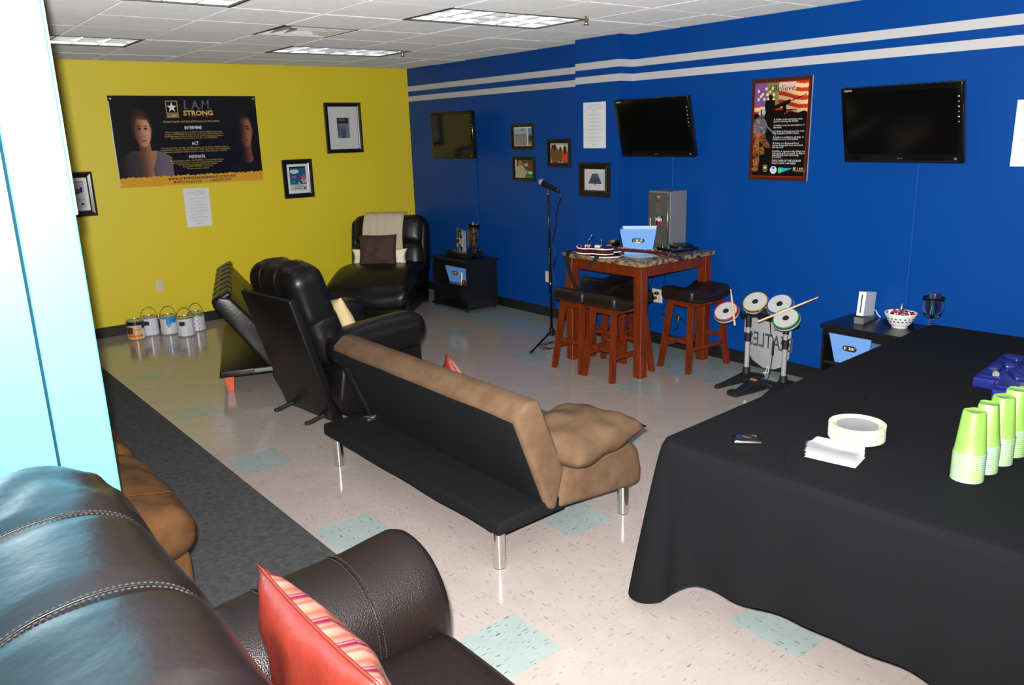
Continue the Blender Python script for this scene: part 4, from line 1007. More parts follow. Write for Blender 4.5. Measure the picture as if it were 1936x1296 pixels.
# black player on top, acrylic brochure holder, vase
pl_ = thing('disc_player', 'flat black disc player on the corner media stand', 'disc player', (3.44, 5.42, .568))
obj('case', B((0, 0, .032), (.24, .42, .052), .004, 2), M['blackplastic'], pl_); obj('front_strip', B((-.122, 0, .030), (.004, .40, .02), .001, 1), M['gloss'], pl_)
for sx in (-1, 1):
    for sy in (-1, 1): obj('foot', B((sx * .09, sy * .17, .004), (.02, .02, .008)), M['rubber'], pl_)
br = thing('magazine_holder', 'clear holder with a portrait magazine and an album on the disc player', 'magazine holder', (3.40, 5.45, .626), R(-14))
obj('card', B((.02, 0, .125), (.012, .21, .25), .004, 2), M['glasscard'], br)
obj('side', B((.02, -.108, .118), (.05, .006, .236), .002, 1), M['glasscard'], br); obj('base', B((0, 0, .004), (.09, .21, .008), .002, 1), M['glasscard'], br)
def portrait_fn(u, v):
    o = np.ones(u.shape + (3,)) * np.array([.42, .43, .42]); o *= (1.1 - .3 * np.abs(u - .5))[..., None]
    def el(cx, cy, a, b, c, soft=.0):
        m = ((u - cx) / a) ** 2 + ((v - cy) / b) ** 2 < 1; o[m] = c
    el(.52, .74, .20, .26, (.10, .06, .05)); el(.5, .62, .30, .14, (.20, .22, .14)); el(.52, .80, .10, .11, (.72, .50, .40)); el(.52, .66, .07, .05, (.66, .45, .36)); el(.47, .89, .12, .05, (.12, .07, .05))
    o[v < .58] = (.72, .68, .60); o[(v < .56)] = (.66, .68, .70); o[(v < .50) & (v > .30) & (u < .35)] = (.60, .12, .12); el(.25, .48, .12, .06, (.10, .06, .06)); el(.45, .2, .18, .10, (.30, .32, .34)); o[(v < .18) & (u > .55)] = (.08, .08, .10); o[(v < .12) & (u < .3)] = (.35, .33, .34)
    return o
obj('magazine_print', print_mesh(.20, .24, 50, 60, portrait_fn, TR((.0128, 0, .126)) @ WALLR), M['photo'], br)
M['print'] if 0 else None
# vase with dried flowers on the corner stand
vs_ = thing('glass_vase', 'clear stemmed glass vase packed with dried orange and red petals', 'vase', (3.43, 5.205, .568))
bm = new(); lathe(bm, [(0, .0), (.052, .0), (.054, .006), (.02, .012), (.010, .03), (.014, .05), (.010, .07), (.03, .085), (.060, .12), (.068, .20), (.066, .30), (.070, .37), (.066, .37), (.062, .30), (.064, .20), (.056, .125), (.02, .095), (0, .09)], 32)
obj('glass', bm, M['glass'], vs_, True)
rv = random.Random(11); cols = ['cherry', 'brass_dull', 'straw', 'red_dull', 'olive']
M['brass_dull'] = mat('dried_orange', (.33, .12, .03), .9); M['straw'] = mat('dried_straw', (.42, .28, .12), .9); M['red_dull'] = mat('dried_red', (.26, .03, .03), .9); M['olive'] = mat('dried_green', (.20, .24, .02), .9)
for ci, c in enumerate(cols):
    bm = new()
    for k in range(38):
        z = rv.uniform(.115, .375); rmax = .05 if z > .15 else .03; a = rv.uniform(0, 2 * PI); r_ = rmax * math.sqrt(rv.random())
        Mx = TR((r_ * math.cos(a), r_ * math.sin(a), z), (rv.uniform(0, 3), rv.uniform(0, 3), rv.uniform(0, 3))); s = rv.uniform(.010, .02)
        p = [bm.verts.new(Mx @ Vector(q)) for q in ((-s, 0, 0), (0, -s * .6, .003), (s, 0, 0), (0, s * .6, .003))]; bm.faces.new(p)
    bmesh.ops.solidify(bm, geom=bm.faces[:], thickness=.0015)
    tag(obj('dried_petals', bm, M[c], vs_), kind='stuff')
for k in range(3): obj('dried_stem', tube(new(), [(-.01 + .012 * k, .02 * (k - 1), .15), (-.02 + .015 * k, .03 * (k - 1), .385 + .02 * (k == 0))], .0035, 6), M['straw'], vs_)
# white tag-like controller between bin and stand side
bm = new(); tube(bm, spline([(3.22, 5.17, .30), (3.215, 5.165, .36), (3.22, 5.16, .40), (3.215, 5.165, .44)], 5), .009, 8); box(bm, (3.215, 5.165, .43), (.01, .035, .012), .003); box(bm, (3.218, 5.162, .405), (.01, .03, .012), .003)
wc = tag(obj('toy_controller', bm, M['gwhite'], None, True), 'white pegged toy controller standing beside the bin on the corner stand', 'toy')
bm = new(); lathe(bm, [(0, -.03), (.02, -.026), (.026, 0), (.02, .026), (0, .03)], 14, (3.235, 5.16, .325)); obj('body', bm, M['cherry'], wc, True)

# ------------------------------------------------------------------ media stand at the drums with console, bowl and pen glass
stand('black media stand partly hidden behind the black clothed table', (3.448, .565, 0), 0, .67, .41, .568, .30)
bin_('light blue canvas bin on the shelf behind the clothed table', (3.37, .70, .309), R(-90), .30, .22, .25, .20, .20)
for k in range(6):
    o = obj('game_case', B((0, 0, 0), (.016, .14, .13), .001, 1), M[('grn', 'gwhite', 'blu', 'gwhite', 'grn', 'mat')[k]])
    o.location = (3.37, .775 - k * .028, .309 + .12); o.rotation_euler = (0, R(3), R(-90)); tag(o, ORD[k] + ' game case from one end in the bin by the drums', 'game case', 'game cases in the bin by the drums')
wi = thing('game_console', 'white upright game console tilted back on a grey stand', 'game console', (3.50, .735, .568), R(8))
bm = new(); prism(bm, [(-.12, 0), (.09, 0), (.09, .03), (-.10, .045), (-.125, .045)], -.032, .032, 'y', .003, 1); obj('cradle', bm, M['wiibase'], wi)
Mw = TR((-.018, 0, .042), (0, R(9), 0))
bm = new(); b2(bm, (-.095, -.024, 0), (.105, .024, .165), .002, 1); bm.transform(Mw); cs = obj('case', bm, M['wii'], wi)
bm = new(); b2(bm, (-.0965, -.004, .02), (-.0945, .0035, .145)); bm.transform(Mw); obj('disc_slot', bm, M['blackplastic'], cs)
obj('lettering', text_bm('Wii', .022, Mw @ TR((.08, -.0245, .148)) @ Matrix(((1, 0, 0, 0), (0, 0, -1, 0), (0, 1, 0, 0), (0, 0, 0, 1)))), M['lightgrey'], cs)
bm = new(); tube(bm, spline([(.09, -.01, .06), (.13, -.02, .055), (.14, -.03, .03), (.15, -.05, .004)], 5), .004, 6); obj('cord', bm, M['gwhite'], wi, True)
bw = thing('candy_bowl', 'white openwork ceramic bowl full of wrapped candy', 'bowl', (3.49, .49, .568))
def bowl_r(z): return .042 + .060 * (max(0, z - .008) / .092) ** .55
bm = new(); prof = [(0, .004), (.04, .004), (.045, 0), (.05, 0), (.048, .008)] + [(bowl_r(z), z) for z in (.015, .03, .05, .07, .088, .1)] + [(bowl_r(.1) - .005, .1)] + [(bowl_r(z) - .005, z) for z in (.088, .07, .05, .03, .015)] + [(0, .01)]
lathe(bm, prof, 40); obj('body', bm, M['bowl'], bw, True)
for row, z in ((0, .048), (1, .067)):
    for k in range(20):
        a = 2 * PI * (k + .5 * row) / 20; r_ = bowl_r(z) + .0006
        bm = new(); n3 = Vector((math.cos(a), math.sin(a), -.45)).normalized(); t1 = Vector((-math.sin(a), math.cos(a), 0)); t2 = n3.cross(t1)
        c0 = Vector((r_ * math.cos(a), r_ * math.sin(a), z)); q = [bm.verts.new(c0 + t1 * x + t2 * y) for x, y in ((-.0085, 0), (0, -.007), (.0085, 0), (0, .007))]
        bm.faces.new(q); bmesh.ops.solidify(bm, geom=bm.faces[:], thickness=.0012); obj('cutout', bm, M['slot'], bw)
rc_ = random.Random(4)
M['foil'] = mat('silver_wrapper', (.5, .5, .52), .25, .9); M['darkwrap'] = mat('brown_wrapper', (.05, .03, .025), .25)
sph = {}
for m in ('foil', 'darkwrap', 'red', 'gwhite', 'orange'):
    bm = new(); bmesh.ops.create_icosphere(bm, subdivisions=1, radius=.012); bmesh.ops.scale(bm, vec=(1.3, .9, .8), verts=bm.verts); sph[m] = mesh('candy', bm, M[m], False)
for k in range(46):
    a = rc_.uniform(0, 2 * PI); r_ = .085 * math.sqrt(rc_.random()); m = rc_.choice(['foil', 'darkwrap', 'darkwrap', 'red', 'foil', 'gwhite', 'orange'])
    o = obj('candy', sph[m], None, None, loc=(3.49 + r_ * math.cos(a), .49 + r_ * math.sin(a), .568 + .087 + .012 * (1 - r_ / .1) + rc_.uniform(0, .008)), rot=(rc_.uniform(0, 3), rc_.uniform(0, 3), rc_.uniform(0, 3)))
    tag(o, {'foil': 'silver', 'darkwrap': 'brown', 'red': 'red', 'gwhite': 'white', 'orange': 'orange'}[m] + ' wrapped candy in the white openwork bowl', 'candy', 'candies in the white bowl')
bm = new(); tube(bm, [(3.485, .492, .64), (3.485, .482, .735)], .0085, 12); tag(obj('scoop_handle', bm, M['steel'], None, True), 'shiny metal scoop handle standing up in the candy bowl', 'scoop')
gl = thing('pen_goblet', 'clear stemmed goblet holding a bunch of pens', 'goblet', (3.52, .30, .568))
bm = new(); prof = [(0, 0), (.05, 0), (.052, .006), (.03, .012)]
for k in range(3): prof += [(.014, .020 + k * .017), (.021, .0265 + k * .017), (.014, .033 + k * .017)]
prof += [(.02, .08), (.05, .10), (.064, .14), (.066, .20), (.067, .225), (.064, .225), (.062, .20), (.06, .14), (.045, .108), (0, .09)]
lathe(bm, prof, 36); obj('glass', bm, M['glass'], gl, True)
M['teal_pen'] = mat('teal_pen', (.0, .18, .18), .3); M['purple_pen'] = mat('purple_pen', (.02, .01, .03), .3)
pm_ = {}
for m in ('purple_pen', 'teal_pen', 'blackplastic', 'steel', 'navy'):
    bm = new(); tube(bm, [(0, 0, 0), (0, 0, .012), (0, 0, .13), (0, 0, .14)], [.002, .0042, .0042, .003], 7); b2(bm, (.003, -.0012, .095), (.0058, .0012, .135)); pm_[m] = mesh('pen', bm, M[m], 40)
rp_ = random.Random(8)
for k in range(34):
    a = rp_.uniform(0, 2 * PI); r_ = .048 * math.sqrt(rp_.random())
    m = rp_.choice(['purple_pen', 'purple_pen', 'blackplastic', 'teal_pen', 'navy', 'steel']); o = obj('pen', pm_[m], None, None, loc=(3.52 + .5 * r_ * math.cos(a), .30 + .5 * r_ * math.sin(a), .568 + .105 + rp_.uniform(0, .012)), rot=(-r_ * math.sin(a) * 3.2, r_ * math.cos(a) * 3.2, a))
    tag(o, {'purple_pen': 'dark purple', 'blackplastic': 'black', 'teal_pen': 'teal', 'navy': 'navy', 'steel': 'silver'}[m] + ' pen standing in the clear goblet', 'pen', 'pens in the goblet')

# ------------------------------------------------------------------ long table under a black cloth
TA = R(3.2); TM = TR((.455, -.055, 0), (0, 0, TA)); TL, TD, TZ = 2.56, 1.53, .742
tbl = thing('folding_table', 'long folding table under the black cloth', 'table', (.455, -.055, 0), TA)
obj('tabletop', BB((.03, -TD + .03, TZ - .045), (TL - .03, -.03, TZ - .004), .004, 1), M['lightgrey'], tbl)
for x in (.3, TL - .3):
    for y in (-.25, -TD + .25): obj('leg', tube(new(), [(x, y, 0), (x, y, TZ - .04)], .016, 10), M['lightgrey'], tbl, True)
def per(n_side=46, nc=14, r=.06):
    out = []
    C4 = [((r, -r), PI / 2, PI), ((r, -TD + r), PI, 3 * PI / 2), ((TL - r, -TD + r), 3 * PI / 2, 2 * PI), ((TL - r, -r), 0, PI / 2)]
    for (cx, cy), a0, a1 in C4:
        for k in range(nc + 1):
            a = a0 + (a1 - a0) * k / nc; out.append((Vector((cx + r * math.cos(a), cy + r * math.sin(a), 0)), Vector((math.cos(a), math.sin(a), 0))))
        nx = {PI: (0, 0)}
        # side to the next corner
    full = []
    for i, (p, n) in enumerate(out):
        full.append((p, n)); q, m = out[(i + 1) % len(out)]
        L = (q - p).length
        if L > .2:
            K = int(L / .03)
            for k in range(1, K): full.append((p.lerp(q, k / K), n.lerp(m, k / K).normalized()))
    return full
PR = per(); NP = len(PR); corners = [Vector((0, 0, 0)), Vector((0, -TD, 0)), Vector((TL, -TD, 0)), Vector((TL, 0, 0))]
bm = new(); rows = []; NT = 26
acc = 0; S = [0]
for i in range(1, NP): acc += (PR[i][0] - PR[i - 1][0]).length; S.append(acc)
for t in range(-3, NT + 1):
    row = []
    for i, (p, n) in enumerate(PR):
        dc = min((p - c).length for c in corners); ck = math.exp(-(dc / .13) ** 2)
        drop = .50 + .185 * ck + .012 * math.sin(S[i] * 5.1)
        if t <= 0:
            f = {-3: .045, -2: .03, -1: .012, 0: .004}[t]; z = TZ - {-3: 0, -2: .0, -1: .002, 0: .005}[t]; q = p - n * f
            q = Vector((q.x, q.y, z))
        else:
            f = t / NT; rip = (math.sin(S[i] * 16 + 1.2) + .6 * math.sin(S[i] * 27 + 2.2 * f)) * .010 * f + .006 * math.sin(S[i] * 6.3) * f
            flare = .012 * math.sqrt(f) + ck * (.062 * f ** 1.1) + ck * .045 * f * math.sin((S[i] - S[0]) * 44)
            q = p + n * (flare + rip) ; q = Vector((q.x, q.y, TZ - .006 - drop * f))
            q += n * (.01 * (1 - math.exp(-f * 14)))
        row.append(bm.verts.new(q))
    rows.append(row)
for A, Bq in zip(rows, rows[1:]):
    for i in range(NP): bm.faces.new((A[i], A[(i + 1) % NP], Bq[(i + 1) % NP], Bq[i]))
# top surface: grid inside, stitched by a fan of triangles
inner = rows[0]
f = bm.faces.new(inner)
bm.transform(TM)
cl = tag(obj('tablecloth', bm, M['tcloth'], None, 50), 'black cloth draped over the long table in front, one corner touching the floor', 'tablecloth')
def crease(pts, n=6):
    bm = new(); tube(bm, [TM @ Vector(p) for p in spline(pts, n)], .0025, 4); return obj('fold_crease', bm, M['tcloth'], cl, True)
crease([(.02, -.55, TZ), (.2, -.42, TZ + .0), (.5, -.36, TZ), (1.0, -.35, TZ)])
crease([(-.012, -.33, TZ - .02), (-.02, -.34, TZ - .2), (-.03, -.345, TZ - .48)])
# paper cups: four upside-down stacks
def cup_bm():
    bm = new(); n = 48; prof = [(.0, .124), (.024, .124), (.0275, .1265), (.0295, .122), (.0375, .045), (.0415, .008), (.0438, .0036), (.0438, .0), (.041, .0)]
    rings = []
    for r, z in prof:
        rg = []
        for k in range(n):
            a = 2 * PI * k / n; f = max(0, min(1, (z - .03) / .06)); sq = 1 - f * .17 * (.5 - .5 * math.cos(4 * a)) + f * .03
            q = r * sq; rg.append(bm.verts.new((q * math.cos(a), q * math.sin(a), z)))
        rings.append(rg)
    for j, (A, Bq) in enumerate(zip(rings, rings[1:])):
        for k in range(n):
            if j == 0 and False: continue
            fc = bm.faces.new((A[k], A[(k + 1) % n], Bq[(k + 1) % n], Bq[k])); fc.material_index = 1 if j >= 6 else 0
    bmesh.ops.remove_doubles(bm, verts=bm.verts, dist=1e-6); return bm
cup_me = mesh('paper_cup', cup_bm(), [M['green'], M['cuprim']], 50)
SP = [(.925, -.985, 'nearest'), (1.035, -.985, 'second'), (1.145, -.99, 'third'), (1.255, -.99, 'farthest')]
CS = 1.14
for si, (x, y, which) in enumerate(SP):
    for k in range(14):
        top = k == 13
        o = obj('paper_cup', cup_me, None, None, loc=(x + random.uniform(-.0006, .0006), y + random.uniform(-.0006, .0006), TZ + .0015 + k * .0072), rot=(0, 0, R(20 + 40 * si)))
        o.scale = (CS, CS, CS)
        tag(o, ('lime green paper cup on top of the %s cup stack' % which) if top else '%s cup from the top of the %s cup stack, only its rim showing' % (ORD[13 - k], which), 'cup', 'cups in the %s stack on the black cloth' % which)
# paper plates
def plate_bm(r=.100):
    bm = new(); lathe(bm, [(0, .004), (r * .74, .004), (r * .79, .0055), (r * .87, .011), (r * .97, .0125), (r, .0115), (r, .010), (r * .96, .011), (r * .87, .009), (r * .79, .003), (r * .66, 0), (0, 0)], 56)
    for f in bm.faces:
        rr_ = sum(math.hypot(v.co.x, v.co.y) for v in f.verts) / len(f.verts)
        f.material_index = 1 if rr_ < r * .76 else 0
    return bm
plm = mesh('paper_plate', plate_bm(), [M['plateg'], M['platew']], 40)
for k in range(16):
    o = obj('paper_plate', plm, None, None, loc=(.985 + random.uniform(-.001, .001), -.565 + random.uniform(-.001, .001), TZ + .0015 + k * .0037), rot=(0, 0, k * .9))
    tag(o, 'pale green edged paper plate on top of the plate stack' if k == 15 else ORD[15 - k] + ' paper plate from the top of the plate stack', 'plate', 'paper plates stacked on the black cloth')
# folded napkins: a curled pile
for k in range(16):
    bm = new(); g = []; N_ = 10; w2, h2 = .118 / 2 + random.uniform(-.002, .002), .172 / 2 + random.uniform(-.002, .002)
    for i in range(N_ + 1):
        row = []
        for j in range(N_ + 1):
            u, v = 2 * i / N_ - 1, 2 * j / N_ - 1
            cur = (k / 15) * (.012 * u * u * (1 if u < 0 else .25) + .014 * (max(0, v + .4) / 1.4) ** 2 * (.5 - .5 * u))
            row.append((u * w2, v * h2, cur))
        g.append(row)
    vb = [[bm.verts.new(p) for p in r] for r in g]
    for i in range(N_):
        for j in range(N_): bm.faces.new((vb[i][j], vb[i + 1][j], vb[i + 1][j + 1], vb[i][j + 1]))
    bmesh.ops.solidify(bm, geom=bm.faces[:], thickness=-.0042)
    o = obj('napkin', bm, M['napkin'], None, 60, loc=(.765 + random.uniform(-.0018, .0018), -.605 + random.uniform(-.0018, .0018), TZ + .0015 + k * .00285), rot=(0, 0, R(12) + random.uniform(-.02, .02)))
    tag(o, 'white paper napkin with curled corner on top of the napkin pile' if k == 15 else ORD[15 - k] + ' white napkin from the top of the napkin pile', 'napkin', 'white napkins piled on the black cloth')
# handheld device
ph = thing('handheld_player', 'small black handheld media player with a bright metal edge on the black cloth', 'media player', (.675, -.30, TZ + .0015), R(-47))
obj('body', B((0, 0, .008), (.105, .068, .015), .005, 2), M['gloss'], ph, 40); obj('edge', B((0, -.0335, .0075), (.10, .004, .009), .002, 2), M['steel'], ph, 40)
def scr(u, v):
    o = np.zeros(u.shape + (3,)); o[...] = (.05, .06, .09); o[(u < .35)] = (.08, .12, .28); m = (np.sin(u * 9 + v * 7) > .3); o[m & (u > .35)] = (.36, .30, .27); o[(v < .3) & (u > .3)] = (.12, .10, .10); return o
obj('screen', print_mesh(.078, .046, 24, 14, scr, TR((.0, .004, .0158))), M['photo'], ph)
# navy moulded carrying tray
nv = thing('tool_case', 'navy blue moulded plastic case with latches and a white sticker', 'case', (2.06, -.74, TZ + .0015), R(7))
o_ = [(-.30, -.17), (-.30, -.05), (-.24, -.03), (-.24, .06), (-.10, .08), (-.10, .17), (.40, .17), (.40, -.22), (-.12, -.22), (-.14, -.17)]
bm = new(); prism(bm, o_, 0, .045, 'z', .006, 2); cb_ = obj('shell', bm, M['navy'], nv, 40)
bm = new(); prism(bm, [(x * .9 + .01, y * .86) for x, y in o_], .045, .056, 'z', .003, 2); obj('raised_panel', bm, M['navy'], cb_, 40)
rn = random.Random(2)
for k, (x, y, l, a) in enumerate(((-.21, -.09, .09, .3), (-.02, .02, .12, .5), (.02, -.13, .09, .1), (.14, .09, .10, .4), (.22, -.06, .12, .2), (-.12, -.13, .07, .8), (.05, .12, .08, .0), (.27, .10, .09, .9))):
    bm = new(); rbox(bm, (l, .045, .022), .01, 6, M=TR((x, y, .062), (0, 0, a))); obj('moulded_grip', bm, M['navy'], cb_, True)
for k, (x, y, a) in enumerate(((-.19, -.04, .2), (.06, -.02, .3), (.13, -.16, .2), (-.03, .10, .3))):
    bm = new(); tube(bm, [(x - .035 * math.cos(a), y - .035 * math.sin(a), .064), (x + .035 * math.cos(a), y + .035 * math.sin(a), .064)], [.014, .010], 12); obj('latch', bm, M['wiibase'], cb_, 40)
bm = new(); box(bm, (-.04, -.11, .0575), (.10, .028, .002), rot=None); bm.transform(TR(rot=(0, 0, R(25)))); obj('sticker', bm, M['gwhite'], cb_)
tag(obj('green_lid', B((2.37, -.93, TZ + .028), (.14, .16, .05), .015, 3), M['lidgreen'], None, 40), 'grey green plastic lid at the frame edge by the navy case', 'lid')

# ------------------------------------------------------------------ paint cans
def can(x, y, rz, label, style, bail=True):
    t = thing('paint_can', label, 'paint can', (x, y, 0), rz, 'paint cans along the yellow wall')
    bm = new(); lathe(bm, [(0, 0), (.079, 0), (.081, .004), (.081, .19), (.083, .194), (.083, .197), (.079, .199), (.072, .197), (.070, .190), (0, .190)], 36); b = obj('body', bm, M['steelcan'], t, 30)
    def lab(u, v):
        o = np.ones(u.shape + (3,)) * np.array((.80, .80, .83)); tx = (np.sin(v * 120) > .2) & (np.sin(u * 300 + v * 90) > -.3) & (np.abs((u * 6) % 1 - .5) < .36); o[tx] = (.66, .66, .70)
        if style == 'orange':
            o[(v > .80)] = (.10, .12, .20); o[(v > .62) & (np.abs(u - .36) < .05)] = (.10, .12, .20); m = (u < .30) & (v < .78); o[m] = (.80, .66, .48); o[(u < .32) & (v < .26) & (v > .10)] = (.85, .42, .10); o[(u < .14) & (v > .3) & (v < .7)] = (.35, .22, .2)
        if style == 'tag': o[(v > .62) & (v < .86) & (np.abs(u - .16) < .06)] = (.16, .16, .2)
        if style == 'blue':
            drip = .62 + .12 * np.sin(u * 23) + .10 * np.sin(u * 51 + 1); o[v > np.where(np.abs(u - .33) < .17, np.minimum(drip, .8), 2)] = (.10, .50, .76); o[v > .93] = (.25, .55, .72)
        if style == 'green': o[v > .88 + .05 * np.sin(u * 40)] = (.35, .56, .24); o[np.sin(u * 70 + np.sin(v * 25) * 2) > .93] = (.3, .3, .33)
        return o
    me = print_mesh(1, 1, 90, 36, lab, Matrix.Identity(4))
    for v_ in me.vertices:
        a = (v_.co.x + .5) * 2 * PI + PI; v_.co = Vector((.0818 * math.cos(a), .0818 * math.sin(a), .012 + (v_.co.y + .5) * .172))
    me.shade_smooth(); obj('paper_label', me, None, t); me.materials.append(M['photo'])
    bm = new(); lathe(bm, [(0, .1905), (.06, .1905), (.062, .1935), (.069, .1935), (.0695, .190)], 36); obj('lid', bm, M['lidgold'], t, 30)
    if bail:
        obj('bail_handle', tube(new(), [(.084 * math.cos(a), .0, .165 + .125 * math.sin(a) ** 1) for a in [PI * k / 24 for k in range(25)]], .0024, 6), M['steeldark'], t, True)
    else:
        obj('bail_handle', tube(new(), [(.086 * math.cos(a), -.088 * math.sin(a), .165 - .06 * math.sin(a)) for a in [PI * k / 24 for k in range(25)]], .0024, 6), M['steeldark'], t, True)
    for s in (-1, 1):
        bm = new(); lathe(bm, [(0, -.003), (.009, -.003), (.007, .004), (0, .004)], 10, M=TR((s * .083, 0, .165), (0, PI / 2, 0))); obj('ear', bm, M['steelcan'], t, 40)
M['steelcan'] = mat('can_steel', (.55, .55, .54), .25, .8); M['steeldark'] = mat('bail_wire', (.10, .10, .10), .3, .8); M['lidgold'] = mat('can_lid', (.5, .5, .48), .2, .9)
can(.17, 6.54, R(5), 'paint can with an orange and navy label, nearest the pale column', 'orange', False)
can(.325, 6.61, R(-8), 'white labelled paint can with raised handle behind the orange one', 'tag')
can(.485, 6.52, R(3), 'paint can with light blue paint drips under its rim', 'blue')
can(.585, 6.31, R(-4), 'white labelled paint can in front of the green rimmed can', 'tag')
can(.745, 6.46, R(12), 'paint can with green paint around its rim', 'green')
# ------------------------------------------------------------------ things on the walls
def WB(x, z, y=YB): return TR((x, y, z), (PI / 2, 0, 0))            # faces -y
def WR(y, z, x): return TR((x, y, z)) @ WALLR                          # faces -x
def onM(M_, dx, dy, dz=0): return M_ @ Matrix.Translation((dx, dy, dz))
def frame_bm(w, h, b, d, lip=.0):
    # bevelled picture frame: outer ring with depth d, border b
    bm = new(); P = []
    prof = [(0, 0), (0, d), (b * .35, d), (b * .8, d * .75), (b, d * .55), (b, 0)]
    for o, z in prof: P.append([bm.verts.new((s * (w / 2 - o), t * (h / 2 - o), z)) for s, t in ((-1, -1), (1, -1), (1, 1), (-1, 1))])
    for A, Bq in zip(P, P[1:]):
        for k in range(4): bm.faces.new((A[k], A[(k + 1) % 4], Bq[(k + 1) % 4], Bq[k]))
    return bm
def picture(label, Mx, w, h, b, d, mw, fn, nx, ny, pm='photo', matm='mat', name='picture_frame', group=None):
    t = thing(name, label, 'picture', group=group); t.matrix_world = Mx
    obj('frame', frame_bm(w, h, b, d), M['frame'], t)
    iw, ih = w - 2 * b, h - 2 * b
    if mw: obj('mat_board', BB((-iw / 2, -ih / 2, .002), (iw / 2, ih / 2, .006)), M[matm], t)
    mw = mw if isinstance(mw, tuple) else (mw, mw)
    obj('print', print_mesh(iw - 2 * mw[0], ih - 2 * mw[1], nx, ny, fn, TR((0, 0, .0066))), M[pm], t)
    return t
def blank(u, c): o = np.zeros(u.shape + (3,)); o[...] = c; return o
def el(o, u, v, cx, cy, a, b, c): o[((u - cx) / a) ** 2 + ((v - cy) / b) ** 2 < 1] = c
def rc2(o, u, v, x0, y0, x1, y1, c): o[(u > x0) & (u < x1) & (v > y0) & (v < y1)] = c

# --- large banner
bn_w, bn_h = 1.48, .888; BM = WB(1.034, 1.919, YB - .006)
bt = thing('wall_banner', 'large black and gold banner with two portraits and lettering on the yellow wall', 'banner'); bt.matrix_world = BM
def sm(x, a, b): t = np.clip((x - a) / (b - a), 0, 1); return t * t * (3 - 2 * t)
def banner_fn(u, v):
    t = 1 - v; o = blank(u, (.045, .04, .05))
    def mix(m, c):
        m = np.clip(m, 0, 1)[..., None]; o[...] = o * (1 - m) + np.array(c) * m
    asp = bn_w / bn_h
    def ell(cx, cy, a, b, soft=.06): return 1 - sm(np.sqrt(((u - cx) / a) ** 2 + ((t - cy) / b) ** 2), 1 - soft, 1 + soft)
    # woman
    mix(ell(.187, .34, .068, .20, .06), (.17, .11, .08))
    cm = ((t > .60 + 1.9 * (u - .24) ** 2 * (u > .24) * 3 + 1.2 * (.10 - u) * (u < .10)) & (u < .362)).astype(float) * sm(u, .0, .10)
    lc = sm(u, .08, .33); cc = np.stack([.20 + .20 * lc, .17 + .18 * lc, .20 + .20 * lc], -1)
    o[...] = o * (1 - cm[..., None]) + cc * cm[..., None]
    skin = lambda k: np.stack([.34 + .40 * k, .22 + .31 * k, .17 + .25 * k], -1)
    vn = ((t > .52) & (np.abs(u - .195) < .036)) | ((t > .60) & (t < .90) & (np.abs(u - .205) < .055 * (1 - np.clip((t - .66) / .24, 0, 1)) + .004) )
    k = skin(sm(u, .16, .24) * .62); o[vn] = k[vn]
    fm = ell(.192, .385, .052, .175, .05); k = skin(sm(u, .135, .215)); o[...] = o * (1 - fm[..., None]) + k * fm[..., None]
    mix(((u - .192) / .052) ** 2 + ((t - .385) / .175) ** 2 < 1, (0, 0, 0)) if False else None
    hl = ell(.192, .385, .056, .182, .04) * (1 - sm(t, .235 + .25 * (u - .165), .265 + .25 * (u - .165))); mix(hl, (.27, .18, .12))
    for ex in (.172, .212): mix(ell(ex, .358, .011, .012, .3), (.18, .12, .10)); mix(ell(ex, .330, .014, .006, .4), (.30, .19, .14))
    mix(ell(.194, .440, .010, .010, .6) * .7, (.58, .38, .30)); mix(ell(.193, .492, .020, .010, .4), (.62, .32, .28)); mix(ell(.193, .492, .019, .0025, .5), (.36, .18, .16))
    mix(ell(.246, .375, .007, .035, .4) * .8, (.55, .36, .28))
    # man
    sh2 = (t > .72 + 1.5 * np.abs(u - .885) ** 1.4) & (u > .76); mix(sh2.astype(float), (.075, .07, .075))
    nk = ((np.abs(u - .902) < .034) & (t > .52) & (t < .74)) | (((u - .902) / .040) ** 2 + ((t - .73) / .055) ** 2 < 1); kk = sm(u, .868, .93)[..., None]; nkc = np.array((.12, .07, .05)) + np.array((.34, .19, .13)) * kk; o[nk] = nkc[nk]
    f2 = ell(.892, .40, .058, .20, .05); l2 = sm(u, .85, .93)
    fc = np.stack([.10 + .48 * l2, .06 + .30 * l2, .05 + .20 * l2], -1); o[...] = o * (1 - f2[..., None]) + fc * f2[..., None]
    mix(ell(.895, .255, .06, .10) * (1 - sm(t, .22, .30)), (.07, .055, .05))
    for ex in (.872, .918): mix(ell(ex, .385, .014, .010, .3), (.12, .07, .06)); mix(ell(ex, .355, .018, .007, .4), (.14, .09, .07))
    mix(ell(.890, .455, .012, .014, .5), (.42, .22, .15)); mix(ell(.896, .518, .024, .010, .4), (.45, .20, .16)); mix(ell(.896, .518, .022, .003, .5), (.2, .09, .08))
    mix(ell(.950, .40, .008, .05, .3), (.42, .24, .17))
    # gold band with torn edge
    edge = .893 + .006 * np.sin(u * 60) * np.sin(u * 23) + .004 * np.sin(u * 190)
    gd = (t > edge).astype(float); mix(gd, (.80, .58, .16)); return o
obj('printed_sheet', print_mesh(bn_w, bn_h, 260, 156, banner_fn, TR((0, 0, .002))), M['photo'], bt)
obj('backing', BB((-bn_w / 2, -bn_h / 2, -.002), (bn_w / 2, bn_h / 2, .0016)), M['gloss'], bt)
M['goldink'] = mat('gold_ink', (.60, .36, .045), .5); M['dgoldink'] = mat('dim_gold_ink', (.36, .24, .05), .5); M['greyink'] = mat('dim_grey_ink', (.075, .078, .085), .5); M['whiteink'] = mat('white_ink', (.62, .62, .64), .5)
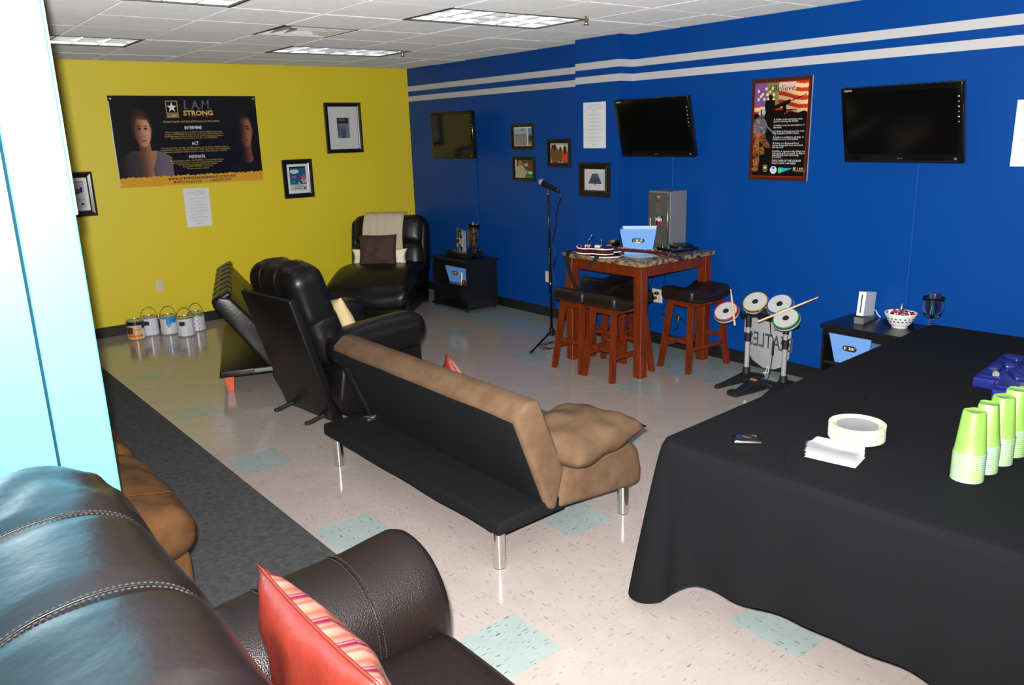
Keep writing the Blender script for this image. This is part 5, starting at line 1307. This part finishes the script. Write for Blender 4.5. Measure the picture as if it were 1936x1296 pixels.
def bl(s, u, t, size, m, **k):
    return obj('lettering', text_bm(s, size, TR(((u - .5) * bn_w, (.5 - t) * bn_h, .0035)), **k), M[m], bt)
def star_bm(r, M_, n=5, k=.4):
    bm = new(); bm.faces.new([bm.verts.new(((r if i % 2 == 0 else r * k) * math.sin(PI * i / n), (r if i % 2 == 0 else r * k) * math.cos(PI * i / n), 0)) for i in range(2 * n)]); bm.transform(M_); return bm
def outline(w, h, th, M_, r=.1):
    bm = new(); A = [bm.verts.new((s * w / 2, t * h / 2, 0)) for s, t in ((-1, -1), (1, -1), (1, 1), (-1, 1))]; Bq = [bm.verts.new((s * (w / 2 - th), t * (h / 2 - th), 0)) for s, t in ((-1, -1), (1, -1), (1, 1), (-1, 1))]
    for k in range(4): bm.faces.new((A[k], A[(k + 1) % 4], Bq[(k + 1) % 4], Bq[k]))
    bm.transform(M_); return bm
def army(parent, cx, cy, s, z=.0035):
    lg = obj('emblem', outline(s, s * 1.05, s * .05, TR((cx, cy, z))), M['goldink'], parent)
    obj('star', star_bm(s * .44, TR((cx, cy - s * .02, z))), M['whiteink'], parent if parent.parent is None else parent); obj('star_edge', outline(s * .92, s * .97, s * .015, TR((cx, cy, z))), M['whiteink'], parent)
    obj('emblem_bar', outline(s, s * .30, s * .03, TR((cx, cy - s * .74, z))), M['goldink'], parent); obj('lettering', text_bm('U.S.ARMY', s * .20, TR((cx, cy - s * .74, z)), bold=s * .006), M['whiteink'], parent)
army(bt, (.402 - .5) * bn_w, (.5 - .125) * bn_h, .118)
bl('I. A.M.', .577, .105, .125, 'greyink', sx=.88, bold=.002, shear=.1); bl('STRONG', .578, .195, .068, 'goldink', sx=1.12, bold=.0022)
bl('HONOR   •   IN   •   ACTION', .578, .235, .016, 'greyink')
bl('Sexual Assault and Sexual Harassment Prevention', .527, .285, .0285, 'dgoldink', bold=.0006)
bl('INTERVENE', .530, .358, .044, 'whiteink', sx=.78, bold=.001); bl('ACT', .532, .535, .044, 'whiteink', sx=.8, bold=.001); bl('MOTIVATE', .532, .688, .044, 'whiteink', sx=.78, bold=.001)
for t_, s in ((.405, 'When I recognize a threat to my fellow Soldiers, I will have the personal'), (.428, 'courage to INTERVENE and prevent Sexual Assault. I will condemn acts of'), (.451, 'Sexual Harassment. I will not abide obscene gestures, language or behavior.'), (.474, 'I am a Warrior and a member of a team. I will INTERVENE.'),
              (.580, 'You are my brother, my sister, my fellow Soldier. It is my duty to stand up for you, no'), (.603, "matter the time or place. I will take ACTION. I will do what's right. I will prevent Sexual"), (.626, 'Harassment and Assault. I will not tolerate sexually offensive behavior. I will ACT.'),
              (.728, 'We are American Soldiers, MOTIVATED to keep our fellow Soldiers'), (.751, 'safe. It is our mission to prevent Sexual Harassment and Assault.'), (.774, 'We will denounce sexual misconduct. As Soldiers,'), (.797, 'we are all MOTIVATED to take action.'), (.820, 'We are strongest...together.')):
    bl(s, .533, t_, .0205, 'dgoldink', sx=.97, res=1, bold=.0003)
bl('www.preventsexualassault.army.mil', .555, .926, .050, 'blackink', spacing=1.2, bold=.0016, sx=.80); bl('Military OneSource   •   1-800-342-9647', .555, .969, .036, 'blackink', spacing=1.18, sx=.85, bold=.001)
for sx in (-1, 1):
    for sy in (-1, 1):
        bm = new(); lathe(bm, [(.004, .003), (.006, .006), (.011, .005), (.012, .002)], 14, (sx * (bn_w / 2 - .025), sy * (bn_h / 2 - .03), 0)); obj('grommet', bm, M['brass'], bt, True)
obj('curled_edge', tube(new(), [(-bn_w / 2 + .002, -bn_h / 2 + .01, .006), (-bn_w / 2 - .002, 0, .012), (-bn_w / 2 + .002, bn_h / 2 - .05, .007)], .006, 8), M['gwhite'], bt, True)

# --- printed rules on white paper
RULES = ['Rules of Engagement', 'Gaming stations: one hour max when', 'others are waiting; no profanity or', 'loud music', '', 'Keep your feet off the furniture', '', 'Clean up after yourself', '', 'Wipe up your spilled drinks', '', 'Put things back where they go', '', 'Do not remove anything from this room', '', 'No alcohol or tobacco', '', 'Turn in to the office when leaving', '', 'Take care of the room', '', 'Have Fun']
def paper(label, Mx, w, h, name='paper_sign'):
    t = thing(name, label, 'sign', group='rule sheets on the walls'); t.matrix_world = Mx
    obj('sheet', BB((-w / 2, -h / 2, .0005), (w / 2, h / 2, .002)), M['paper'], t)
    n = len(RULES); bms = []
    for i, s in enumerate(RULES):
        if s: bms.append(text_bm(s, h * (.034 if i else .042), TR((0, h * .44 - i * h * .041, .0026)), res=1, sx=.95))
    obj('lettering', merge(bms), M['ink'], t)
paper('white rule sheet taped to the yellow wall under the black banner', WB(1.028, 1.229) @ Matrix.Rotation(R(-.6), 4, 'Z'), .265, .402)
paper('white rule sheet on the blue pillar beside the middle television', WR(3.385, 1.942, PX), .285, .40)
paper('white rule sheet cut off by the frame edge on the blue wall', WR(-.145, 1.808, XN), .30, .385)

# --- frames on the yellow wall
def shirt_fn(u, v):
    o = blank(u, (.42, .42, .44)); rc2(o, u, v, 0, .78, 1, 1, (.10, .14, .17)); rc2(o, u, v, .1, .86, .7, .95, (.28, .33, .38)); rc2(o, u, v, .0, .72, 1, .8, (.08, .07, .09))
    el(o, u, v, .47, .5, .24, .20, (.30, .36, .46)); el(o, u, v, .47, .66, .10, .07, (.36, .42, .58)); rc2(o, u, v, .28, 0, .68, .42, (.16, .21, .30)); el(o, u, v, .47, .24, .12, .18, (.22, .30, .38)); rc2(o, u, v, 0, .1, .16, .7, (.26, .28, .30)); rc2(o, u, v, .92, 0, .96, 1, (.62, .62, .64))
    m = (np.sin(u * 60) * np.sin(v * 70) > .75) & (v < .72); o[m] = (.46, .52, .56); return o
picture('tall black picture frame with a wide white mat and small photo', WB(2.805, 2.010), .465, .568, .045, .028, (.108, .125), shirt_fn, 30, 40)
def comic_fn(u, v):
    o = blank(u, (.07, .36, .46)); rc2(o, u, v, 0, .93, 1, 1, (.12, .13, .10)); o[(v > .52) & (v < .66) & (v < .58 + .25 * (u - .2))] = (.36, .20, .50)
    el(o, u, v, .30, .80, .27, .085, (.80, .80, .82)); rc2(o, u, v, .14, .79, .46, .80, (.5, .5, .5)); rc2(o, u, v, .16, .82, .42, .83, (.5, .5, .5))
    rc2(o, u, v, 0, 0, 1, .26, (.70, .72, .70)); el(o, u, v, .82, .40, .18, .10, (.62, .64, .68)); el(o, u, v, .82, .50, .12, .09, (.62, .40, .24)); el(o, u, v, .90, .60, .10, .06, (.66, .30, .16)); el(o, u, v, .66, .36, .12, .05, (.30, .22, .22)); el(o, u, v, .25, .58, .14, .03, (.62, .42, .55)); rc2(o, u, v, .13, .34, .30, .40, (.30, .55, .75)); el(o, u, v, .55, .31, .08, .03, (.7, .72, .75))
    rc2(o, u, v, .2, .17, .8, .20, (.42, .43, .43)); rc2(o, u, v, .2, .085, .72, .105, (.15, .15, .15)); rc2(o, u, v, .0, .0, 1, .05, (.70, .72, .70)); el(o, u, v, .88, .10, .08, .05, (.25, .22, .2)); return o
picture('black picture frame holding a teal cartoon page, lower of the pair', WB(2.183, 1.463), .358, .430, .052, .024, .028, comic_fn, 60, 76, matm='paper')
def comic2_fn(u, v):
    o = blank(u, (.74, .75, .78)); rc2(o, u, v, 0, .92, 1, 1, (.72, .55, .20)); rc2(o, u, v, 0, .62, 1, .9, (.66, .66, .76)); el(o, u, v, .7, .62, .10, .10, (.25, .25, .30)); el(o, u, v, .85, .66, .06, .12, (.10, .12, .25)); el(o, u, v, .5, .55, .12, .08, (.45, .42, .35)); rc2(o, u, v, .05, .28, .95, .30, (.4, .4, .4)); rc2(o, u, v, .15, .14, .6, .16, (.2, .2, .2)); el(o, u, v, .82, .13, .08, .05, (.25, .22, .2)); el(o, u, v, .3, .5, .15, .07, (.60, .62, .52)); return o
picture('black picture frame half hidden by the pale column', WB(-.130, 1.440), .360, .425, .055, .024, .03, comic2_fn, 44, 56, matm='paper')

# --- photos on the blue wall
def group_fn(u, v):
    o = blank(u, (.50, .60, .68)); rc2(o, u, v, 0, 0, 1, .62, (.42, .47, .50)); rc2(o, u, v, 0, 0, 1, .2, (.55, .47, .38)); rc2(o, u, v, .38, .5, .60, .86, (.56, .58, .60)); el(o, u, v, .49, .86, .05, .05, (.2, .25, .28))
    for k in range(10):
        x = .08 + k * .065; el(o, u, v, x, .58 + .02 * math.sin(k * 2), .028, .04, (.45, .30, .24)); rc2(o, u, v, x - .03, .2, x + .03, .54, (.38, .43, .44) if k % 2 else (.48, .52, .52))
    rc2(o, u, v, .72, 0, .77, 1, (.80, .80, .80)); rc2(o, u, v, .77, .3, 1, 1, (.38, .48, .62)); el(o, u, v, .90, .40, .08, .22, (.12, .14, .22)); el(o, u, v, .55, .12, .05, .04, (.5, .15, .12)); rc2(o, u, v, 0, .96, 1, 1, (.8, .8, .8)); rc2(o, u, v, 0, 0, 1, .03, (.8, .8, .8)); return o
def chef_fn(u, v):
    o = blank(u, (.30, .20, .12)); rc2(o, u, v, 0, 0, .06, 1, (.75, .74, .68)); el(o, u, v, .62, .72, .12, .09, (.55, .58, .66)); el(o, u, v, .28, .78, .13, .17, (.60, .36, .24)); el(o, u, v, .30, .28, .30, .42, (.62, .58, .46)); rc2(o, u, v, .06, 0, .55, .3, (.62, .58, .46)); el(o, u, v, .60, .32, .10, .12, (.60, .55, .42)); el(o, u, v, .85, .22, .22, .16, (.10, .42, .24)); el(o, u, v, .85, .30, .14, .08, (.55, .72, .60)); rc2(o, u, v, .55, 0, 1, .08, (.12, .38, .20)); rc2(o, u, v, .7, .55, .9, .57, (.5, .3, .1)); return o
def crowd_fn(u, v):
    o = blank(u, (.72, .72, .70)); rc2(o, u, v, .5, 0, .52, 1, (.5, .5, .48)); rc2(o, u, v, .78, 0, .80, 1, (.5, .5, .48)); rc2(o, u, v, 0, .93, 1, .97, (.62, .55, .5))
    el(o, u, v, .12, .62, .14, .22, (.55, .18, .14)); el(o, u, v, .26, .36, .26, .44, (.36, .28, .13)); el(o, u, v, .24, .80, .10, .14, (.16, .11, .09)); el(o, u, v, .10, .84, .06, .10, (.2, .12, .1)); el(o, u, v, .56, .40, .17, .34, (.34, .28, .15)); el(o, u, v, .56, .72, .06, .10, (.15, .1, .08)); el(o, u, v, .84, .30, .20, .36, (.74, .20, .20)); el(o, u, v, .82, .66, .09, .22, (.10, .10, .10)); el(o, u, v, .38, .18, .12, .1, (.46, .24, .14)); rc2(o, u, v, 0, 0, 1, .05, (.25, .22, .14)); return o
def bell_fn(u, v):
    o = blank(u, (.72, .72, .72)); rc2(o, u, v, .5, .3, .95, .8, (.62, .68, .74)); half = .13 + .20 * (.78 - v) / .5; m = (np.abs(u - .5) < half) & (v > .30) & (v < .78); o[m] = (.20, .22, .27); m2 = m & (np.sin(v * 90) > .3); o[m2] = (.28, .30, .36); el(o, u, v, .5, .69, .09, .06, (.34, .36, .40)); el(o, u, v, .5, .69, .055, .035, (.22, .24, .28)); rc2(o, u, v, .49, .22, .51, .3, (.3, .3, .3)); rc2(o, u, v, .55, .24, .68, .25, (.5, .5, .52)); return o
picture('small framed group photo on the blue wall above another small frame', WR(4.657, 1.857, XF), .358, .258, .034, .022, 0, group_fn, 44, 40)
picture('small framed photo of a man in a pale jacket, under the group photo', WR(4.650, 1.530, XF), .350, .255, .034, .022, 0, chef_fn, 44, 40)
picture('framed photo of people in red and olive clothes on the blue wall', WR(4.097, 1.688, XF), .335, .275, .040, .024, 0, crowd_fn, 44, 40)
picture('thick black frame with a grey trapezoid drawing on the blue pillar', WR(3.375, 1.463, PX), .385, .305, .058, .03, .0, bell_fn, 56, 56)

# --- soldier poster
pw, phh = .50, .745; PM_ = WR(1.596, 1.863, XN - .012)
po = thing('wall_poster', 'tall brown bordered soldier poster between two televisions', 'poster'); po.matrix_world = PM_
obj('board', BB((-pw / 2, -phh / 2, -.012), (pw / 2, phh / 2, .0)), M['posteredge'] if 'posteredge' in M else M['lightgrey'], po)
def poster_fn(u, v):
    o = blank(u, (.24, .12, .10)); i = (u > .055) & (u < .945) & (v > .045) & (v < .955); ob = (u > .045) & (u < .955) & (v > .037) & (v < .963); o[ob] = (.52, .13, .10); o[i] = (.055, .045, .045)
    f = i & (v > .645)
    wv = v + .022 * np.sin(u * 8 + 1) + .03 * (u - .5); k = np.floor((1 - wv) * 26).astype(int)
    st = np.where((k % 2 == 0)[..., None], np.array((.74, .20, .13)), np.array((.92, .74, .50))) * (0.88 + .25 * np.sin(u * 7 + v * 9)[..., None] * .5); o[f] = st[f]
    can_ = f & (u < .46) & (v > .74 - .1 * (u - .1)); o[can_] = (.42, .30, .52); o[can_ & (u > .26)] = (.46, .44, .24); o[f & (u > .46) & (u < .75) & (v > .87)] = (.80, .66, .62)
    for sx, sy in ((.12, .88), (.19, .85), (.12, .80), (.25, .90), (.31, .87), (.22, .80), (.16, .83), (.36, .90), (.29, .80), (.38, .84), (.38, .79), (.27, .845)): el(o, u, v, sx, sy, .022, .014, (.84, .76, .62))
    # silhouettes
    gr = i & (v < .665 + .01 * np.sin(u * 30) * (u > .5)); o[gr] = (.055, .045, .045)
    bl_ = (.045, .035, .035)
    el(o, u, v, .33, .815, .035, .027, bl_); o[i & (np.abs(u - .325) < .085 - .3 * np.maximum(0, v - .76)) & (v > .62) & (v < .79)] = bl_
    gunl = i & (u > .38) & (u < .93) & (np.abs(v - (.715 + (u - .40) * .215)) < np.where(u < .66, .020, .0045)); o[gunl] = bl_; o[i & (np.abs(u - .57) < .03) & (v > .66) & (v < .75)] = bl_; o[i & (u > .38) & (u < .6) & (np.abs(v - .675) < .014)] = bl_; o[i & (u > .55) & (u < .78) & (np.abs(v - .69) < .005)] = bl_
    # foreground soldier
    rs = np.random.RandomState(3).rand(40, 40); nz = rs[(v * 71).astype(int) % 40, (u * 37).astype(int) % 40] + .6 * rs[(v * 33 + 5).astype(int) % 40, (u * 19 + 7).astype(int) % 40]
    def mot(m, a, b):
        q = np.clip(nz / 1.5, 0, 1)[..., None]; c = np.array(a) * q + np.array(b) * (1 - q); o[m] = c[m]
    bod = i & (((u - .16) / .13) ** 2 + ((v - .53) / .10) ** 2 < 1); mot(bod, (.50, .50, .55), (.20, .20, .25))
    el(o, u, v, .19, .672, .062, .040, (.62, .64, .68)); rc2(o, u, v, .17, .66, .19, .70, (.12, .12, .15)); el(o, u, v, .19, .630, .045, .028, (.42, .28, .22)); rc2(o, u, v, .14, .615, .24, .628, (.2, .18, .18))
    o[i & (np.abs((v - .60) + (u - .17) * .55) < .012) & (u > .15) & (u < .45)] = (.33, .36, .42); el(o, u, v, .19, .555, .045, .02, (.46, .28, .2))
    E_ = lambda cx, cy, a, b, r=0.: i & ((((u - cx) * math.cos(r) + (v - cy) * math.sin(r)) / a) ** 2 + ((-(u - cx) * math.sin(r) + (v - cy) * math.cos(r)) / b) ** 2 < 1)
    for cx, cy, a, b, r in ((.16, .43, .12, .045, 0), (.26, .38, .11, .035, -.5), (.12, .30, .06, .11, .1), (.12, .19, .055, .09, 0), (.11, .11, .06, .025, 0), (.22, .30, .04, .05, .3)): mot(E_(cx, cy, a, b, r), (.62, .40, .21), (.20, .11, .06))
    el(o, u, v, .15, .455, .05, .02, (.75, .30, .18))
    # small logos along the foot
    rc2(o, u, v, .25, .095, .335, .15, (.05, .05, .05)); el(o, u, v, .435, .105, .058, .038, (.75, .78, .85)); el(o, u, v, .435, .125, .022, .012, (.10, .25, .62)); 
    cm = i & (u > .52) & (u < .74) & (np.abs(v - (.105 + .10 * (u - .56))) < .030 * (1 - (u - .52) / .24)); o[cm] = (.16, .60, .66); el(o, u, v, .545, .100, .030, .026, (.30, .70, .40)); return o
obj('printed_face', print_mesh(pw, phh, 130, 190, poster_fn, TR((0, 0, .0006))), M['photo'], po)
def pl2(s, u, v, size, m='whiteink', **k): return obj('lettering', text_bm(s, size, TR(((u - .5) * pw, (v - .5) * phh, .0022)), **k), M[m], po)
pl2('I Believe...', .55, .895, .062, 'blackink', shear=.25, sx=1.05)
for k, s in enumerate(('A Soldier is the most important', 'person entering this facility.', '', 'A Soldier is not an interruption of', 'my work.', '', 'A Soldier is the purpose of it. I am', 'not doing the Soldier a favor.', '', 'A Soldier is entitled to my help. A', 'Soldier is not a cold statistic.', '', 'A Soldier is a flesh-and-blood', 'human being with hurts and wants', 'like my own.', '', 'A Soldier is a person who brings me', 'real needs and it is my job to help as', 'expeditiously and courteously', 'as possible.')):
    if s: pl2(s, .40, .600 - k * .0193, .0195, align='LEFT', shear=.15, res=1, sx=.95)
pl2('TAKE CARE OF THE SOLDIER', .40, .198, .020, align='LEFT', sx=.95); pl2("THAT'S WHY I AM HERE", .40, .172, .020, align='LEFT', sx=.95)
def army2(cx, cy, s):
    obj('emblem', outline(s, s * 1.05, s * .08, TR((cx, cy, .0022))), M['goldink'], po); obj('star', star_bm(s * .42, TR((cx, cy, .0022))), M['whiteink'], po); obj('lettering', text_bm('U.S.ARMY', s * .24, TR((cx, cy - s * .78, .0022))), M['whiteink'], po)
army2((.29 - .5) * pw, (.128 - .5) * phh, .036); army2((.79 - .5) * pw, (.122 - .5) * phh, .022)
pl2('MWR', .435, .095, .012, 'navy'); pl2('I. A.M.', .89, .122, .022, 'greyink2' if 'greyink2' in M else 'whiteink', sx=.9); pl2('STRONG', .89, .099, .016, 'goldink', sx=1.1)

# --- televisions on arms
def tv(label, c, yaw, tilt, w, h, brand, maker, wallx):
    n = Vector((-math.cos(yaw), -math.sin(yaw), 0)); up = Vector((0, 0, 1)); rt = (-n).cross(up).normalized()
    nn = n * math.cos(tilt) - up * math.sin(tilt); uu = up * math.cos(tilt) + n * math.sin(tilt)
    t = thing('television', label, 'television'); t.matrix_world = Matrix.Translation(c) @ Matrix((rt, uu, nn)).transposed().to_4x4()
    bz = .034
    bm = new(); b2(bm, (-w / 2, -h / 2, -.045), (w / 2, h / 2, 0), .008, 3); obj('casing', bm, M['tvbez'], t, 40)
    bm = new(); rbox(bm, (w * .72, h * .66, .05), .02, 6, (0, 0, .0), (0, 0, -.062)); obj('rear_housing', bm, M['blackplastic'], t, True)
    obj('screen', BB((-w / 2 + bz, -h / 2 + bz + .022, -.004), (w / 2 - bz, h / 2 - bz, .0008)), M['screen'], t)
    obj('speaker_strip', BB((-w / 2 + .02, -h / 2 + .006, -.002), (w / 2 - .02, -h / 2 + .014, .002), .001, 1), M['blackplastic'], t)
    if brand: obj('lettering', text_bm(brand, .016, TR((-w / 2 + .055, h / 2 - .018, .0015))), M['whiteink'], t)
    if maker: obj('lettering', text_bm(maker, .012, TR((0, -h / 2 + .028, .0015)), spacing=1.15), M['ink'], t)
    for k in range(6): obj('side_icon', BB((w / 2 - .026, h / 2 - .09 - k * .03, .0006), (w / 2 - .016, h / 2 - .082 - k * .03, .0012)), M['ink' if k % 2 else 'lightgrey'], t)
    obj('indicator', BB((w / 2 - .05, -h / 2 + .022, .0006), (w / 2 - .035, -h / 2 + .034, .0012)), M['ink'], t)
    # wall arm
    a = thing('television_mount', label.split(' on ')[0] + ' wall bracket', 'bracket', (wallx, c[1], c[2]))
    a['label'] = 'black wall bracket behind the ' + {'television in': 'corner television', 'middle televi': 'middle television', 'largest looki': 'television beside the soldier poster'}[label[:13]]
    obj('wall_plate', BB((-.018, -.06, -.12), (0, .06, .12), .004, 1), M['blackplastic'], a)
    inv = a.matrix_basis.inverted(); e = Vector(c) - nn * .088 - Vector((wallx, c[1], c[2]))
    obj('arm', tube(new(), [(-.012, 0, 0), (e.x * .5, e.y * .5 + .02, e.z * .5), (e.x, e.y, e.z)], .016, 8), M['blackplastic'], a, True)
    return t
tv('television in the corner reflecting the yellow wall', (3.47, 5.607, 1.892), .047, .028, .76, .50, None, 'SHARP', XF)
tv('middle television tilted down on the blue wall by the pillar', (3.49, 2.685, 1.902), .022, .245, .79, .49, 'AQUOS', 'SHARP', XN)
tv('largest looking television at the frame edge side of the blue wall', (3.46, .601, 1.878), -.05, .219, .79, .49, 'AQUOS', 'SHARP', XN)
def cover(label, y, z0, z1, x, wd=.018):
    t = thing('cable_cover', label, 'cable cover', (x, y, z0), group='blue painted cable covers')
    obj('channel', BB((-.012, -wd / 2, 0), (0, wd / 2, z1 - z0), .003, 1), M['bluecover'], t)
cover('blue painted cable cover below the corner television', 5.51, .60, 1.66, XF, .034)
cover('blue painted cable cover below the middle television', 2.61, 1.40, 1.72, XN)
cover('blue painted cable cover below the television by the soldier poster', .545, .66, 1.66, XN)

# --- outlets
def outlet(label, Mx, wd=.072, ht=.116, n=1, sockets=True):
    t = thing('wall_outlet', label, 'outlet'); t.matrix_world = Mx
    obj('cover_plate', BB((-wd / 2 * n, -ht / 2, 0), (wd / 2 * n, ht / 2, .006), .002, 1), M['plate'], t)
    if sockets:
        for k in range(n):
            for s in (-1, 1):
                c = ((k - (n - 1) / 2) * wd, s * .021)
                bm = new(); lathe(bm, [(0, .0085), (.0165, .0085), (.0165, .005)], 20, (c[0], c[1], 0), sy=.82); so = obj('socket', bm, M['plate'], t, 30)
                for q in (-1, 1): obj('slot', BB((c[0] + q * .006 - .0013, c[1] - .002, .0082), (c[0] + q * .006 + .0013, c[1] + .007, .0092)), M['slot'], so)
                obj('slot', BB((c[0] - .0025, c[1] - .010, .0082), (c[0] + .0025, c[1] - .005, .0092)), M['slot'], so)
    bm = new(); lathe(bm, [(0, .0075), (.003, .007), (.003, .005)], 8); obj('screw', bm, M['steel'], t)
    return t
outlet('ivory outlet on the yellow wall above the paint cans', WB(.533, .450))
outlet('ivory outlet on the yellow wall peeking over the leather seats', WB(1.772, .455))
outlet('narrow ivory outlet on the blue wall behind the microphone stand', WR(4.31, .426, XF), .07, .118)
o3 = outlet('ivory double outlet on the blue wall under the bar table with plugs', WR(2.762, .443, XN), .06, .122, 2)
for q, (dy, dz) in enumerate(((.012, .028), (-.012, -.018))):
    bm = new(); rbox(bm, (.036, .026, .034), .008, 4, c=(dy, dz, .026)); obj('plug', bm, M['blackplastic'], o3, True)
def cord(label, pts, r=.0035, m='blackplastic', n=6): return tag(obj('power_cord', tube(new(), spline(pts, n), r, 6), M[m], None, True), label, 'cord')
cord('black cord rising from the double outlet to the bar table', [(3.61, 2.755, .47), (3.60, 2.80, .50), (3.61, 2.77, .60), (3.60, 2.72, .72), (3.58, 2.70, .86)])
cord('black cord from the lower plug hanging behind the bar table legs', [(3.61, 2.775, .425), (3.58, 2.80, .38), (3.60, 2.87, .30), (3.62, 2.92, .16), (3.60, 2.98, .02)])
cord('long black cord dropping from the bar table to the brass splitter', [(3.60, 2.60, .88), (3.62, 2.62, .72), (3.63, 2.66, .55), (3.62, 2.60, .44), (3.63, 2.655, .37), (3.62, 2.66, .30), (3.63, 2.56, .292)])
cord('short black cable hanging down from the brass splitter', [(3.63, 2.49, .275), (3.62, 2.48, .24), (3.63, 2.49, .20), (3.62, 2.53, .17)])
cord('black cable leading from the brass splitter to the drums', [(3.63, 2.47, .285), (3.63, 2.42, .275), (3.63, 2.38, .23), (3.62, 2.36, .14), (3.60, 2.30, .01)])
sp = thing('cable_splitter', 'small brass cable splitter hanging on the blue wall', 'splitter', (3.635, 2.495, .284))
obj('body', B((0, 0, 0), (.02, .032, .05), .003, 1), M['brass'], sp)
for dy, dz in ((.028, .008), (.028, -.01), (-.026, 0)): obj('connector', tube(new(), [(0, dy * .4, dz), (0, dy, dz)], .006, 8), M['brass'], sp)
cord('black cord running from the corner media stand into the blue wall', [(3.66, 5.06, .27), (3.68, 5.0, .24), (3.69, 4.95, .18), (3.715, 4.93, .15)])
